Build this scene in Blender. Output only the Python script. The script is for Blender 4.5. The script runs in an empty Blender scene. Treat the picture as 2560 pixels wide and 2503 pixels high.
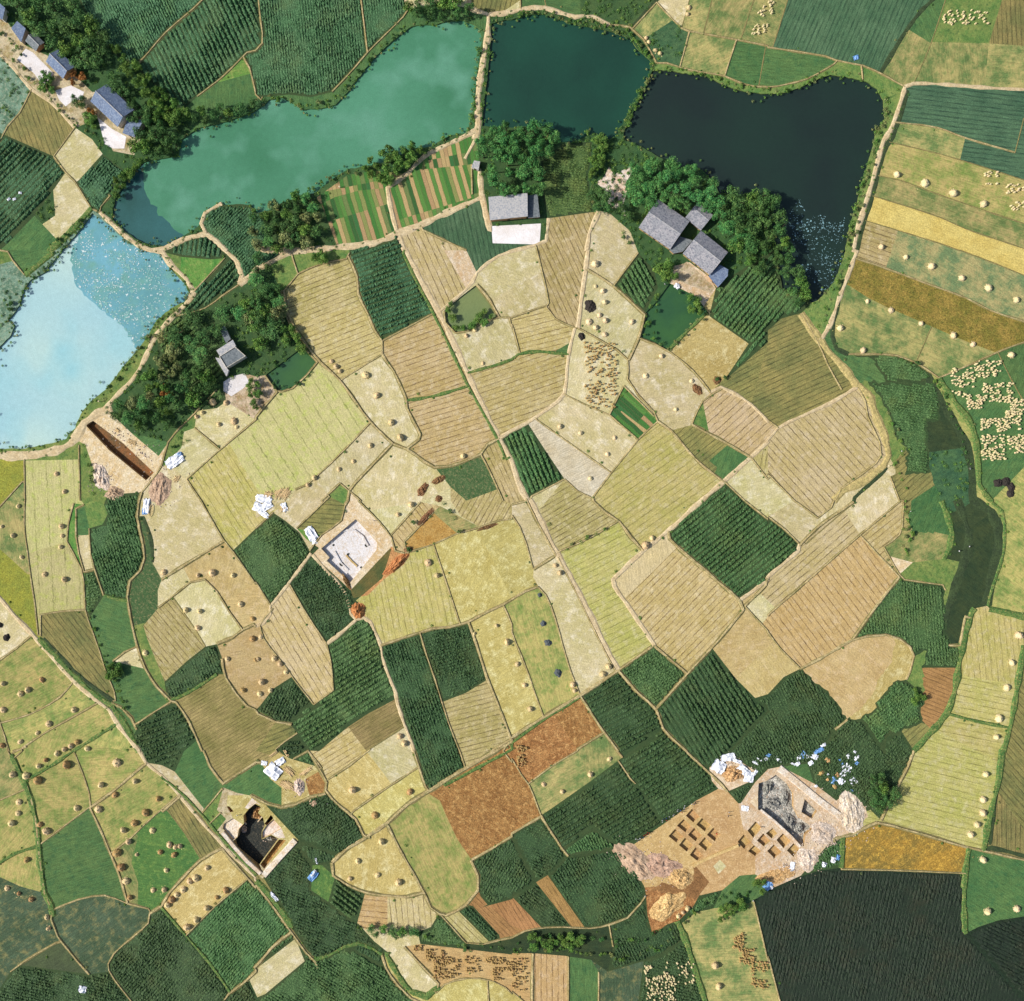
import bpy, math, random
import numpy as np
from mathutils import Vector, Matrix, noise
from mathutils.geometry import delaunay_2d_cdt
R = math.radians
random.seed(7); rng = np.random.default_rng(7)
PX = 0.1625                      # metres per pixel of the photograph at ground level
W0, H0 = 2560, 2503
scene = bpy.context.scene; COL = scene.collection
# ---------------------------------------------------------------- camera, world, sun, exposure
FOV = R(50)
cam = bpy.data.cameras.new('camera'); camo = bpy.data.objects.new('camera', cam); COL.objects.link(camo)
cam.sensor_width = 36; cam.sensor_fit = 'HORIZONTAL'; cam.angle = FOV
camo.location = (0, 0, W0*PX/2/math.tan(FOV/2)); camo.rotation_euler = (0, 0, 0)
cam.clip_start = 1; cam.clip_end = 20000
scene.camera = camo
SUN_EL = 40
world = bpy.data.worlds.new('World'); scene.world = world; world.use_nodes = True
wn = world.node_tree.nodes; wl = world.node_tree.links
bg = wn['Background']; sky = wn.new('ShaderNodeTexSky'); sky.sky_type = 'NISHITA'; sky.sun_disc = False
sky.sun_elevation = R(SUN_EL); sky.sun_rotation = R(270); sky.air_density = 1.2; sky.dust_density = 2.0
wl.new(sky.outputs[0], bg.inputs[0]); bg.inputs[1].default_value = 0.10
sun = bpy.data.lights.new('sun', 'SUN'); sun.energy = 4.7; sun.angle = R(0.6); sun.color = (1.0, 0.955, 0.87)
suno = bpy.data.objects.new('sun', sun); COL.objects.link(suno)
suno.rotation_euler = Vector((math.cos(R(SUN_EL)), 0.06, -math.sin(R(SUN_EL)))).to_track_quat('-Z', 'Y').to_euler()
scene.view_settings.view_transform = 'Standard'; scene.view_settings.look = 'None'
scene.view_settings.exposure = 0.40; scene.view_settings.gamma = 1; scene.view_settings.use_curve_mapping = False
scene.cycles.max_bounces = 5
# ---------------------------------------------------------------- data traced on the photograph (ground coordinates)
DATA = r"""L
p2 00: 0,410 100,510 240,680 380,770 560,960
b 00: 240,680 150,860 60,960 0,1070
b 00: 570,970 410,1190
n 00: 0,1010 410,1190
b 00: 410,1190 500,1310 570,1380 700,1590 760,1615
n 00: 570,970 700,1060 780,1170 600,1370
n 00: 780,1170 950,1300 830,1480 760,1610
n 00: 500,1310 300,1600 60,1850 0,1904
n 00: 400,1390 420,1640 330,1700
n 00: 60,1850 260,1640 430,1820
g 00: 690,1590 560,1740 380,1904
b 00: 1540,0 1480,60 1260,250 1130,400 1030,510
n 00: 1030,510 850,400 700,200 600,0
n 00: 1030,510 1380,850 1500,735
b 00: 1500,735 1700,580 1850,430 1880,400 1946,385 10: 50,330 30,100 20,0
b 00: 1850,430 1900,520 1920,590 1940,680 1946,720 10: 40,760
n 00: 1650,630 1905,560
n 00: 0,100 200,350 420,450 560,560 700,700 900,700 1120,920 1020,1180 860,1150 740,900 560,980
w 00: 1080,1240 1350,1190 1380,1060 1500,980 1700,930 1900,860 10: 0,840 100,760 200,740 350,830 480,830 600,800 740,640 900,440 1100,260 1180,200 1350,190 1550,150 1700,220 1720,300 1700,400 1680,600 1640,900 1600,1010 1450,1040 1330,1120 1200,1130 1000,1230 850,1260 700,1290 560,1380 430,1480 250,1560 100,1600 0,1620 00: 1900,1560 1700,1560 1560,1600 1530,1680 1500,1730 1400,1790 1250,1870 1100,1850 950,1760 850,1660 880,1500 960,1380 1080,1240
m 00: 1090,1240 1090,1400 1120,1500 1260,1680 1400,1790
p3 00: 760,1615 850,1700 960,1800 1060,1870 1150,1904 1250,1890 1400,1820 1560,1780
b 00: 760,1615 770,1570 840,1490
p2 00: 1570,1780 1530,1700 1560,1620 1680,1550
p3 00: 1570,1780 1640,1830 1720,1904
p2 10: 1140,0 1160,70
p3 10: 1620,0 1620,60 1770,110 1946,90 20: 100,65 250,60 350,90 480,130 540,120 620,130 740,190
b 20: 65,60 65,0
p5 10: 1770,110 1760,280 1720,500 1690,750 1690,950 1670,1060
p2 10: 1670,1060 1590,1210
p3 10: 1680,990 1500,1080 1280,1190 1150,1320 1000,1430 1030,1600 1070,1750
b 10: 1160,70 1120,130 1000,250 850,400 740,530 580,700
n 10: 580,700 420,740 250,720 50,740 40,540 50,330
n 10: 1160,70 1400,30 1620,60
b 10: 800,0 850,400
w 10: 1790,180 1900,150 20: 0,150 150,110 300,120 420,170 560,200 760,240 900,290 960,380 1060,470 1030,610 980,690 920,790 870,880 820,990 780,1050 700,1060 640,1010 560,1040 460,1080 380,1080 300,1040 240,960 100,960 0,970 10: 1720,960 1740,750 1780,400 1790,180
n 10: 0,1660 200,1540 430,1470 500,1560 620,1880
n 10: 500,1550 600,1500 780,1450 1000,1430
n 10: 480,1490 700,1330 900,1300 1150,1320
n 10: 1280,1190 1260,1290 1640,1250 1660,1460
b 10: 1640,1250 1645,1480
p5 10: 0,1890 170,1904 380,1904 620,1880 900,1850 1070,1780 1240,1720 1400,1640 1560,1570 1700,1510
p4 10: 1700,1290 1720,1500 1750,1640 1780,1740
n 10: 1680,1060 1700,1300
n 10: 1790,1720 20: 220,1700 210,1860 10: 1800,1850 1790,1720
w 20: 1065,540 1180,530 1300,560 1450,570 1600,640 1750,690 1946,715 30: 150,700 300,640 400,590 480,570 620,590 750,620 830,680 880,760 890,900 830,980 800,1100 760,1250 710,1400 680,1550 630,1700 590,1904 31: 500,240 380,380 330,400 270,330 110,290 80,150 60,0 30: 30,1700 50,1580 20: 1946,1500 1850,1470 1700,1480 1580,1470 1540,1400 1450,1290 1330,1300 1200,1240 1080,1170 950,1100 850,1060 850,1000 900,900 1000,700 1065,540
n 20: 1060,470 1100,480 1065,540
b 20: 1100,480 1180,480 1300,520 1450,550 1620,580 1760,640 1946,665 30: 150,640 300,600 500,490 530,460
b 20: 740,190 900,210 1000,300 1100,480
d3 20: 910,210 1080,20
b 20: 920,215 1100,20 1290,215 1340,235 1750,310 1946,350 30: 0,360 260,400 440,430 520,460 720,500 820,540 1040,660
b 20: 1350,240 1280,500
d 20: 1290,215 1350,0
d 20: 1460,240 1520,0
d 20: 1740,300 1840,0
b 20: 1705,310 1620,570
d 20: 1930,350 1880,640
d 20: 260,60 250,0
n 20: 520,110 520,0
p3 30: 1040,680 980,870 930,1000 880,1070 850,1170 810,1330 740,1560 690,1720 650,1904
d3 30: 1060,700 1000,900 950,1040 900,1110 875,1180 835,1340 775,1560 725,1720 680,1904
p2 30: 1040,680 1040,660 1110,635 1300,640 1700,670 1946,680
d 30: 40,350 150,0
d3 30: 860,550 1060,220 1170,80 1250,0
d 30: 1110,635 1240,330 1350,0
n 30: 1650,665 1680,330 1780,0
n 30: 1240,320 1680,330 1946,350
n 30: 1380,230 1670,230 1670,320 1370,310 1380,230
b 30: 710,500 720,600
n 30: 880,760 1020,690
b 30: 960,930 1280,970 1500,1050 1880,1160
d 30: 1880,1160 1946,900
n 30: 1060,220 1240,330
d 30: 920,1080 1300,1170 1700,1290 1946,1370
d 30: 860,1340 1000,1370 1300,1480 1700,1620 1946,1700
d 30: 830,1500 1300,1650 1500,1740 1946,1890
d 30: 780,1690 1300,1850 1450,1904
n 20: 400,1090 610,1080 600,1200 580,1350 620,1560 640,1610 280,1660 230,1500 225,1210 400,1090
n 10: 30,1590 110,1750 60,1904
S
cropd 20: 400,1400 1,.1
scrub 00: 90,700
olive 00: 330,950 0.35,1
tan 00: 600,1180
crop2 00: 750,1330 1,-1.2
crop 00: 200,1350 1,-1
wood 00: 350,1550
tan 00: 520,1550
green 00: 200,1780 1,-1
crop 00: 1400,450 1,2.2
cropd 00: 1000,200 1,2.2
wood 00: 600,300
yard 00: 450,700
lgreen 00: 1800,540
green 00: 1700,750
cropd 10: 400,300 .1,1
cropd 10: 960,150 .1,1
tan 10: 1400,15
olive 10: 1800,30
pond1 10: 500,1000
pondw 00: 1050,1600
pond2 20: 400,500
pond3 20: 1500,1000
weeds 20: 1150,250
wood 10: 300,1700
veg 10: 760,1650 .3,1
veg 10: 800,1400 .2,1
veg 10: 1300,1550 .3,1
veg 10: 1500,1150 .2,1
concrete 20: 30,1780
wood 10: 900,1270
wood 20: 100,1200
tan 20: 40,20
green 20: 400,40
wood 20: 700,60
tan 20: 1200,30
mottle 20: 1100,200
mottle 20: 1400,400
mottle 20: 1400,100
mottle 20: 1600,150
mottle 20: 1880,200
green 20: 1780,450 1,.1
green 30: 200,500 1,.15
grass 30: 600,540
grass 30: 900,700
crop3 30: 500,200 .42,-1
green 30: 1120,150
mottle 30: 1050,450 .42,-1
mottle 30: 1400,500 .1,1
grass 30: 1450,150
grass 30: 1500,270
olive 30: 1850,200 .05,1
mottle 30: 1850,500 1,0
crop3 30: 1400,850 1,.12
mottle 30: 1400,1150 1,.3
mottleg 30: 1300,1350 1,.33
mottle 30: 1100,1530 1,.33
yellow 30: 1200,1700 1,.35
stub 30: 900,1800 1,.33
L
b 01: 0,0 60,10 100,80 190,190
n 01: 190,190 60,0
g 01: 190,190 400,20
w 01: 470,0 400,90 340,170 240,220 170,320 150,420 60,530 110,580 80,650 0,730 -60,800 -60,1600 0,1510 100,1510 290,1490 500,1430 570,1350 620,1230 700,1140 800,1060 900,930 1040,760 1130,640 1200,520 1300,440 1400,390 1440,330 1400,250 1290,140 1230,30 00: 1140,1900 960,1840 850,1730 700,1620 600,1760 01: 470,0
m 00: 600,1760 01: 540,0 570,250 750,430 940,590 1040,760
p3 01: 1150,0 1230,10 1300,110 1420,220 1470,320 1440,380 1350,470 1250,570 1170,670 1100,830 1010,980 880,1110 790,1210
p3 01: 1710,0 1800,80 1840,190 1820,260
b 01: 1820,260 1700,340 1560,440 1340,500
b 01: 1470,320 1710,60 
n 01: 1230,10 1380,50 1600,70 1710,60 
n 01: 1380,50 1370,150 1470,320
p7 01: -10,1565 200,1560 400,1530 540,1470 600,1390 640,1310 740,1240 830,1210
n 01: 740,1240 830,1230 1000,1390 1200,1560 1230,1620 1100,1780 1080,1840 920,1850 830,1830 740,1750 650,1480 580,1440
n 01: 650,1330 700,1290 940,1470 1170,1690 1110,1750 830,1520 650,1330
b 01: 1080,1840 1230,1640 1280,1460 1500,1220 1650,1060
n 01: 600,1470 640,1480 620,1904
n 01: 150,1600 600,1590
b 01: 185,1590 190,1904
n 01: 0,1590 150,1600 185,1590
b 01: 170,1760 40,1904
b 01: 600,1480 610,1904
b 01: 1480,1350 1670,1510 
b 01: 1946,1290 1670,1520 1420,1740 1530,1904
n 01: 1480,1350 1500,1220 
n 01: 1720,1150 1946,1290
n 01: 1250,1640 1380,1500 1400,1380 1480,1350
n 01: 1100,1780 1180,1820 1250,1700 1300,1640
n 01: 790,1210 930,1370 1080,1470 1200,1560 
n 01: 1210,1560 1280,1460
n 01: 1700,1000 1880,940 1946,960
n 01: 1650,1060 1700,1000 1720,1150 1650,1200 1500,1220
n 01: 1340,500 1200,640 1200,800 1350,950 1400,1130 1480,1230
n 01: 1500,600 1700,700 1650,850 1740,980
p5 11: -10,150 100,100 220,30 380,0
n 01: 1820,260 1946,170
p4 01: 1820,260 1946,160
b 11: 280,60 320,180 230,290 
b 11: 320,180 400,140 550,90 690,65 710,20
b2 11: 210,310 240,480 290,580 390,730 490,850 640,990 860,1290 1040,1470
b 11: 190,310 210,450 260,570 360,730 470,850
b 11: 470,850 390,950 280,1050 200,1075 160,1070 70,950
b2 11: 160,1080 0,1270 01: 1946,1290
b2 11: 700,40 770,200 780,330 850,480 900,600 960,690 960,790 1050,920 1140,1120
b 11: 640,990 960,790
n 11: 320,570 800,400
b 11: 960,690 1350,480
p4 10: 1070,1750 1130,1904 11: 1140,0 1240,200 1390,470 1480,650 1640,1000 1850,1430 1946,1600 21: 40,1750 120,1904
g1 11: 1120,20 1220,230 1340,460 1430,640 1600,1000 1830,1420 1900,1590
n 11: 1430,0 1600,290
b 10: 1270,1750 11: 1600,0
p2 11: 1390,470 1540,350 1650,240 1680,170 1850,40 20: 80,1890 190,1860 260,1830 280,1660
b2 11: 1680,260 1780,380 1850,510
b 11: 1850,510 1700,560 1640,610 1520,630 1440,550 1430,460
n 11: 1430,460 1560,350 1680,260
g1 11: 1620,930 1800,880 1946,830 21: 50,790 200,770 420,790
b 11: 1930,520 1946,600 21: 0,560 60,780
b 11: 1850,510 1946,515 21: 0,510 260,420
g1 11: 1150,1140 1350,1110 1620,1030
b2 11: 1140,1120 1150,1200 1250,1400 1240,1440 1150,1510
b2 11: 1040,1470 1150,1510 1360,1650 1480,1640 1710,1550 1760,1480 1850,1430
p2 11: 1850,1430 1946,1370 21: 0,1370 120,1310 350,1150 400,1090 430,800 480,590
b2 11: 1040,1470 860,1660 710,1830 700,1904
b 11: 870,1310 680,1510 390,1780 300,1820
b 11: 640,1770 500,1904
b 11: 640,1770 710,1830 800,1904
b 11: 1710,1550 1760,1640 1880,1904
n 11: 1360,1650 1480,1800 1600,1904
n 11: 1380,1660 1430,1700 1440,1660
b 21: 190,0 280,400 260,430 330,520 480,590 500,590
p3 20: 660,1620 590,1770 570,1904 21: 580,0 540,300 500,590
b2 21: 580,150 770,270 1010,490 960,680 890,830
b 21: 780,260 960,20
b 21: 500,590 700,700 880,830 880,980 960,1100 1080,1230 1110,1300
n 21: 960,20 1080,150 1110,280 1010,480
n 21: 1010,480 1090,400 1200,250 1400,350 1500,480 1210,770 1080,700 970,670
g1 21: 1200,750 1350,600 1480,480
b 21: 970,670 1100,720 1210,780 1380,920 1510,1080
n 21: 1510,1080 1640,950 1800,710 1500,500
n 21: 1510,1080 1450,1150 1380,1240 1340,1320 1270,1360 1210,1370 1130,1300
p2 21: 1510,1080 1590,1040 1680,1080 1820,1170 1946,1300
b 21: 850,1030 740,1250 960,1440
b 21: 850,1030 1080,1260
n 21: 790,1190 1030,1370
b 21: 1110,1300 1030,1370 960,1440 750,1700 620,1870
b 21: 410,1100 550,1170 740,1250
b 21: 190,1290 400,1440 740,1680
n 21: 130,1330 240,1500 400,1740
b 21: 400,1740 150,1870
b 21: 400,1740 500,1830 620,1890
b2 21: 1110,1300 1210,1370 1400,1590 1610,1760
n 21: 1210,1370 1360,1330
b2 21: 1360,1320 1640,1470 1810,1570
n 21: 1640,1480 1500,1600 1560,1650
p3 21: 1946,1460 1800,1590 1610,1760 1440,1904
b 21: 1830,1590 1946,1740
b 21: 1630,1770 1770,1904
b 21: 1600,1050 1450,1150 1370,1320
n 21: 1640,970 1946,700 31: 0,610 100,520 240,480
n 20: 960,1700 900,1760 21: 960,20
n 20: 640,1600 740,1620 900,1760
n 21: 1200,250 1230,120 1350,90 1500,200 1550,290 1450,440
n 21: 1000,0 1080,150 1200,100 1190,0
n 21: 1500,500 1550,290 1680,190 1946,20 
p3 31: 680,0 590,240 520,430 480,560 410,670
q7 31: 250,480 330,600 400,690 480,790 600,920 680,1030
b 31: 250,480 380,700 450,860 520,990 560,1060
p2 31: 680,1040 600,1090 480,1160 80,1350 -10,1450
n 31: 590,1080 560,1060
q7 31: 700,1030 780,1130 830,1270 890,1420 920,1560 880,1640 760,1740 570,1830 500,1904
b 31: 690,1050 740,1150 760,1270 850,1460 860,1560 820,1620 660,1740 560,1810 510,1904
b 31: 80,1350 0,1290
b 31: 0,1700 200,1904
d3 31: 660,1880 900,1660
d3 31: 580,230 520,450 490,650 520,750 610,790 
b 31: 660,60 820,110 1200,250 1500,360 1700,460 1946,540
n 31: 620,270 760,360 900,430 1200,560 1500,690 1740,780
b 31: 610,790 800,790 980,800 1120,850 1300,970 
b 31: 1300,970 1580,850 1780,760 1946,700
d 31: 1240,590 1130,840
d 31: 1460,0 1700,90 1946,190
d 31: 1750,780 1850,980 1946,1150
g 31: 1300,970 1420,1150 1560,1350 1600,1600 1610,1780 1700,1904
d6 31: 1220,980 1350,1200 1470,1400 1540,1600 1560,1904
m 31: 1180,880 1300,1040 1300,1300 1210,1300 1230,1650 1310,1904
m 31: 600,800 800,830 890,1000 1180,1000
m 31: 890,1000 760,1000 700,950
m 31: 760,1000 900,1200 980,1450
m 31: 980,1450 1060,1500 960,1600 970,1700
m 31: 1060,1500 1050,1700 1200,1700
b 31: 930,1720 1000,1904
n 31: 1620,1670 1946,1650
S
grass 01: 20,80
green 01: 250,10 
scrub 01: 60,250
pond4 01: 400,900
pondl 01: 900,200
grass 01: 1300,60
lgreen 01: 1450,120
crop 01: 1650,280 1,-1.1
cropd 01: 1900,60 1,-1
crop 01: 1500,20
dirt 01: 900,1400
trench 01: 900,1540
wood 01: 1050,1300
wood 01: 1300,900
crop 01: 1500,1050 1,-.8
yard 01: 1780,1060
wood 01: 1700,600
yellowg 01: 60,1700
stubw 01: 400,1700 .05,1
mottle 01: 100,1880
grass 01: 680,1650
tan 01: 1700,1300
tan 01: 1500,1600
tan 01: 1350,1850
stubg 01: 1800,1600 1,1.6
grass 01: 1300,1500
green 01: 1150,1450
wood 11: 100,300
grass 11: 250,150
grass 11: 450,60
stub 11: 450,300 1,-.4
stub2 11: 600,700 1,-.4
crop 11: 1000,300 1,-.35
pk 11: 1300,200 .45,1
dirt 11: 1540,150
crop3 11: 1650,80
tan 11: 1850,300
pondm 11: 1600,450
tan 11: 1750,700
stub2 11: 1200,850 1,-.35
stub2 11: 1500,1300 1,-.3
tan 11: 900,1200
stubw 11: 400,1300 1,1.6
tan 11: 650,1600
tan 11: 900,1750
tan 11: 200,1880
grass 11: 650,1840
pondd 11: 250,850
stub2 11: 1900,1100 1,-.35
weedy 11: 1600,1750
tan 11: 1450,1840
stub 11: 1830,1700 .45,1
stub2 21: 200,620 1,-.25
tan 21: 100,250
stub 21: 400,250
green 21: 380,740
tan 21: 750,120
tan 21: 700,450
tan 21: 600,900
crop 21: 950,250
pondd 21: 1250,500
dirt 21: 1350,180
wood 21: 1150,50
crop 21: 1700,350 1,-1.2
tany 21: 1500,750
tan 21: 1150,1000
veg 21: 900,1180 1,.9
veg 21: 850,1290 1,.9
tan 21: 600,1400
tanw 21: 450,1600
crop 21: 180,1600 .4,1
tan 21: 300,1830
stubg 21: 1000,1750 1,-.7
olive 21: 1400,1500 1,-.8
green 21: 1680,1560
pk 21: 1700,1250 1,-.9
grass 21: 1450,1200
olive 21: 1850,1000 1,-.5
tan 21: 1750,1750
stub 21: 1930,1580
olive 31: 250,850 1,-.45
pk 31: 400,1500 1,1.1
tan 31: 800,1800
dirt 31: 900,1780
mottle 31: 900,600
mottleb 31: 1200,40
brown 31: 1200,450 1,.4
mottle 31: 1500,750
green 31: 1500,1100
green 31: 1900,900
green 31: 1750,1750
cropd 31: 1000,900 1,.1
green 31: 720,900
cropd 31: 1000,1200 1,.15
pondd2 31: 1300,1500
weeds 31: 1450,1700
grass 31: 1000,1550
olive 31: 1150,1780
grass 30: 810,1190
grass 30: 755,1400
grass 30: 690,1600
grass 30: 625,1800
grass 31: 540,240
grass 31: 440,500
L
n 02: 0,60 40,0
b 02: 190,-20 185,180 210,400 240,620 270,820 290,1020
n 02: 0,370 80,440 210,560
b 02: 300,870 480,840 650,830 
b 02: 310,870 310,1030
b 02: 560,20 520,180 510,310 560,400 620,520 640,620 650,830 700,980 760,1150 810,1310 870,1450 880,1520
b 02: 640,30 580,60 580,270 600,400 640,540 720,520 690,400 680,210
n 02: 590,265 670,260
n 02: 560,20 640,30 700,0
n 02: 680,210 780,180 820,100 790,30
n 02: 640,540 650,640
b 02: 720,520 790,720 
g1 02: 790,720 900,750 975,760
b2 01: 1080,1840 1060,1904 02: 1045,120 1080,290 1100,440 1070,530 990,610 970,730 990,860 1030,1050 1060,1160 1110,1280 1200,1420 1300,1520 1340,1530 1440,1680 1490,1790 1540,1904
d3 02: 1090,130 1150,300 1160,470 
n 02: 1160,470 1230,600 1200,680 1200,820 1090,950 1120,1050 1180,1200 1250,1370 1270,1500
n 02: 1100,930 1020,950
b2 02: 1230,600 1470,450 1700,310
b 02: 1210,810 1350,700 1450,620 1560,600 1650,690 1750,850 1830,960
d 02: 1320,740 1420,880 1500,1000 1560,1100
b2 12: -5,950 02: 1930,942 1850,980 1770,1040 1670,1080 1650,1090
n 02: 1650,1090 1560,1110 1420,1220 1260,1370
b 01: 1530,1904 1700,2200 1780,2300 1946,2540
n 02: 1780,370 1946,210
g1 02: 1270,1520 1350,1500 1500,1420 1650,1320
n 02: 1650,1090 1690,1200 1700,1320 1650,1320
b2 02: 1690,1200 1720,1350 1800,1470 1880,1560 1946,1590 12: 20,1620 150,1680 270,1700
b 02: 860,1220 950,1150 1040,1110
b 02: 1300,1530 1200,1590 1050,1690
p3 02: 0,740 100,860 250,1020 400,1190 560,1370 700,1490 830,1590 900,1700 960,1780 1060,1904
d3 02: 340,1060 560,1290 740,1440 860,1520
g 02: 300,1060 560,1330 740,1490 860,1560
b2 02: 850,1540 920,1570 1000,1650 1040,1740
g 02: 870,1590 960,1720 1050,1904
b 02: 230,1035 130,1120 0,1210
b 02: 560,1375 460,1490 300,1590 150,1650 0,1690 
b 02: 740,1540 600,1620 350,1760 150,1890 100,1904
g1 02: 900,1690 740,1790 560,1904
b 02: 0,1690 40,1800 70,1904
n 02: 950,1900 1040,1740 1110,1904
n 02: 1400,1904 1500,1820
n 12: 0,130 180,50
b 12: 0,210 130,90
n 12: 130,90 220,150 330,240 420,400
n 12: 0,90 60,0 250,0 
p2 12: 420,400 300,560 180,720 110,800 110,860 60,930 0,950
b 12: 110,790 0,620
b 12: 130,820 30,950 60,1050 200,1230 300,1370 440,1550
b 12: 260,640 350,800 450,960 540,1090
p2 12: 430,410 560,560 680,700 720,860 760,900 820,890 870,920 950,1100
p2 12: 760,910 640,1010 540,1090
b 12: 540,1090 570,1220 590,1440 440,1550
n 12: 440,1550 350,1590 260,1700
n 12: 270,1340 130,1430 30,1560
p2 12: 950,1100 960,1180 1010,1330 1060,1450 1080,1550 1130,1700 1180,1830 1200,1904
b2 12: 950,1100 1250,1000 1350,970 1480,960 1620,920 1750,850 1880,790 1946,750 22: 0,750 100,690 200,655
b 12: 1250,1010 1300,1180 1360,1350 1420,1550 1480,1730 1550,1904
b2 12: 1620,930 1690,1130 1760,1350 1830,1520 1900,1700 1940,1810
n 12: 1760,1360 1600,1460 1420,1530
b2 12: 1946,1810 1790,1904
n 12: 1060,1510 850,1620 700,1720 480,1904
d 12: 1110,1730 960,1830 840,1904
n 12: 260,1700 310,1760 400,1904
b 12: 310,1770 220,1830 150,1890
n 12: 480,360 720,95 1030,350 720,680 430,410 480,360
n 12: 1030,350 1130,400 1130,480 970,600 850,720 740,740 720,680
n 12: 1030,370 960,590 760,760
b 12: 680,30 650,150 500,260 410,380
b 12: 310,210 560,-30
n 12: 310,210 380,290 480,360
b 12: 780,0 930,150 1030,280 1060,380 1130,400
b 12: 1030,260 1250,10 
b 12: 1130,310 1350,90 
n 12: 1350,90 1400,40 1700,200
n 12: 1350,90 1380,120 1530,250
n 12: 1250,10 1400,40
b 12: 1130,400 1350,330 1530,250 1680,210 1850,150 1946,140 22: 0,110
b 12: 1130,310 1140,380 1160,400
b 12: 1350,330 1400,480 1480,720 1550,930
n 12: 830,900 830,800 780,770 720,860
n 12: 1480,0 1560,120 1700,200
b 12: 1880,790 1946,940 22: 0,1000 100,1250 180,1480 240,1640
b 22: 0,30 120,0
b 22: 0,110 60,200 110,330 150,480 165,520
b2 22: 165,520 330,420
n 22: 165,520 160,580 200,650
b 22: 200,655 260,720 330,900 380,1080 440,1280 510,1460
p4 22: 140,-10 240,190 350,410 500,680 640,960 750,1180 810,1290
b2 22: 110,-10 220,210 330,410
b 22: 350,430 480,680 620,970 740,1210 790,1290
b 22: 370,380 560,300 800,160
b2 22: 620,0 700,80 820,160 900,270 990,370
p3 22: 1440,0 1190,230 1000,380 770,600 780,650 870,780 1080,1090
b3 22: 1190,230 1200,290 1400,470 1600,640 1730,760 1760,830
n 22: 1240,370 1050,560 860,740
b2 22: 810,1290 1080,1100 1330,1310
b2 22: 1760,830 1580,1050 1340,1310 1100,1580
b2 22: 810,1290 950,1450 1100,1590 1150,1730 1330,1904
b3 22: 810,1290 520,1480 240,1650 0,1800
g1 22: 510,1500 250,1660 0,1840
b2 22: 520,1480 660,1700 810,1904
b 22: 690,1770 500,1890
n 22: 1530,1130 1700,1350 1850,1500 1946,1590 
n 22: 1350,1300 1100,1600
p2 22: 1730,760 1946,600 32: 0,580 230,380 240,330
b 22: 1770,800 1900,940 1946,990 32: 0,1000 100,1130 240,1270
b 21: 1770,1904 22: 1946,140 32: 0,120 130,220 240,330
b2 32: 0,600 -10,590 22: 1930,640 1770,800
b 22: 1946,880 32: 0,870 300,610 700,260 1000,10
b 31: 500,1904 32: 480,50 380,130 300,70 200,0
b2 32: 240,340 380,200 650,10
d 32: 290,330 450,190 650,20
n 32: 380,130 340,210
b 32: 1030,0 1020,200 1000,260 880,350 1000,560 1040,600 1180,620 1330,640 1350,680 
b2 32: 1000,580 840,780 640,1060
b2 32: 240,1280 400,1200 640,1060 760,1030 900,1020 1000,1050 1080,1110 1110,1180 1080,1300 1050,1360
m 32: 1050,1360 960,1380 860,1500 830,1570 690,1650 600,1660 450,1450 280,1310
m 32: 960,1060 930,1250 860,1330 780,1500 600,1660
b2 32: 600,1670 510,1740 
b 32: 700,260 830,400 1000,580
n 32: 240,1280 120,1340 0,1470
n 32: 510,1740 400,1904
g 32: 1340,440 1380,360 1400,250 1360,100 1320,0
m 32: 1090,0 1070,120 1090,240 1400,260
n 32: 1100,470 1350,440
m 32: 1350,680 1330,780 1140,800
m 32: 1500,640 1400,800 1350,1000 1390,1080
b2 32: 1500,880 1460,1100 1370,1100
m 32: 1480,1110 1200,1140 1180,1270 1190,1500 1160,1600 1200,1700
d6 32: 1570,0 1700,90 1750,200 1760,340 1720,500 1680,700 1660,800
g1 32: 1690,0 1780,80 1800,240 1790,400 1740,560 1690,720 1670,810
g 32: 1550,850 1480,1100 1430,1400 1360,1620 1220,1780 1110,1904
n 32: 1660,800 1570,820
g 32: 1680,820 1850,860 1946,880
n 32: 1190,1270 1420,1270
g1 32: 1370,1620 1600,1680 1810,1720
g 32: 1946,1100 1900,1400 1850,1700 1790,1904
d6 32: 1440,-10 1530,300 1430,640 1350,900
m 32: 1280,1740 1180,1700 900,1800 880,1904
m 32: 1110,1180 1200,1140
b 32: 1660,800 1680,820
n 31: 200,1904 32: 0,120
S
yellowg 02: 100,600
mottle 02: 100,200
stubw 02: 400,400 .05,1
olive 02: 450,1050 1,1.3
green 02: 620,120
lgreen 02: 550,200
tan 02: 640,380
crop2 02: 900,400
grass 02: 740,100
cropd 02: 720,800
green 02: 900,950
weedy 02: 1080,800
tan 02: 1300,250
tan 02: 1400,550
tanb 02: 1800,700
tan 02: 1650,950
stub 02: 1300,1100 1,1.2
grass 02: 1180,1350
crop2 02: 1500,1250
stubo 02: 1600,1600 1,-.6
green 02: 1100,1450
tan 02: 980,1190
crop 02: 1250,1750 1,-.35
tan 02: 50,950
mottleg 02: 200,1350
mottleg 02: 350,1650 1,-.5
mottleg 02: 600,1750 1,-.5
mottleg 02: 850,1850
tanb 12: 60,1200
tanb 12: 30,750
crop2 12: 200,400 
crop2 12: 550,800
pk 12: 300,1000 .6,1
crop 12: 800,1150 1,-.6
crop2 12: 200,1550
olive 12: 100,1760 1,-.4
crop 12: 270,1850
stubo 12: 900,1700 1,-.6
tan 12: 1000,1850
crop2 12: 1100,1350
crop2 12: 1500,1250 1,-.25
stub 12: 1650,1650 1,-.25
tany 12: 1850,1300
ditch 12: 900,520
dirtr 12: 1060,480
stubg 12: 1250,750 .2,1
tany 12: 1700,500
dirt 12: 600,260
dirtr 12: 770,840
olive 12: 560,130
lgreen 12: 370,230
tan 12: 1000,100
stub2 12: 1200,160 .8,1
yellowd 12: 1350,220
mottle 12: 1480,130
stub 12: 1750,100
tan 12: 400,40
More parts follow.
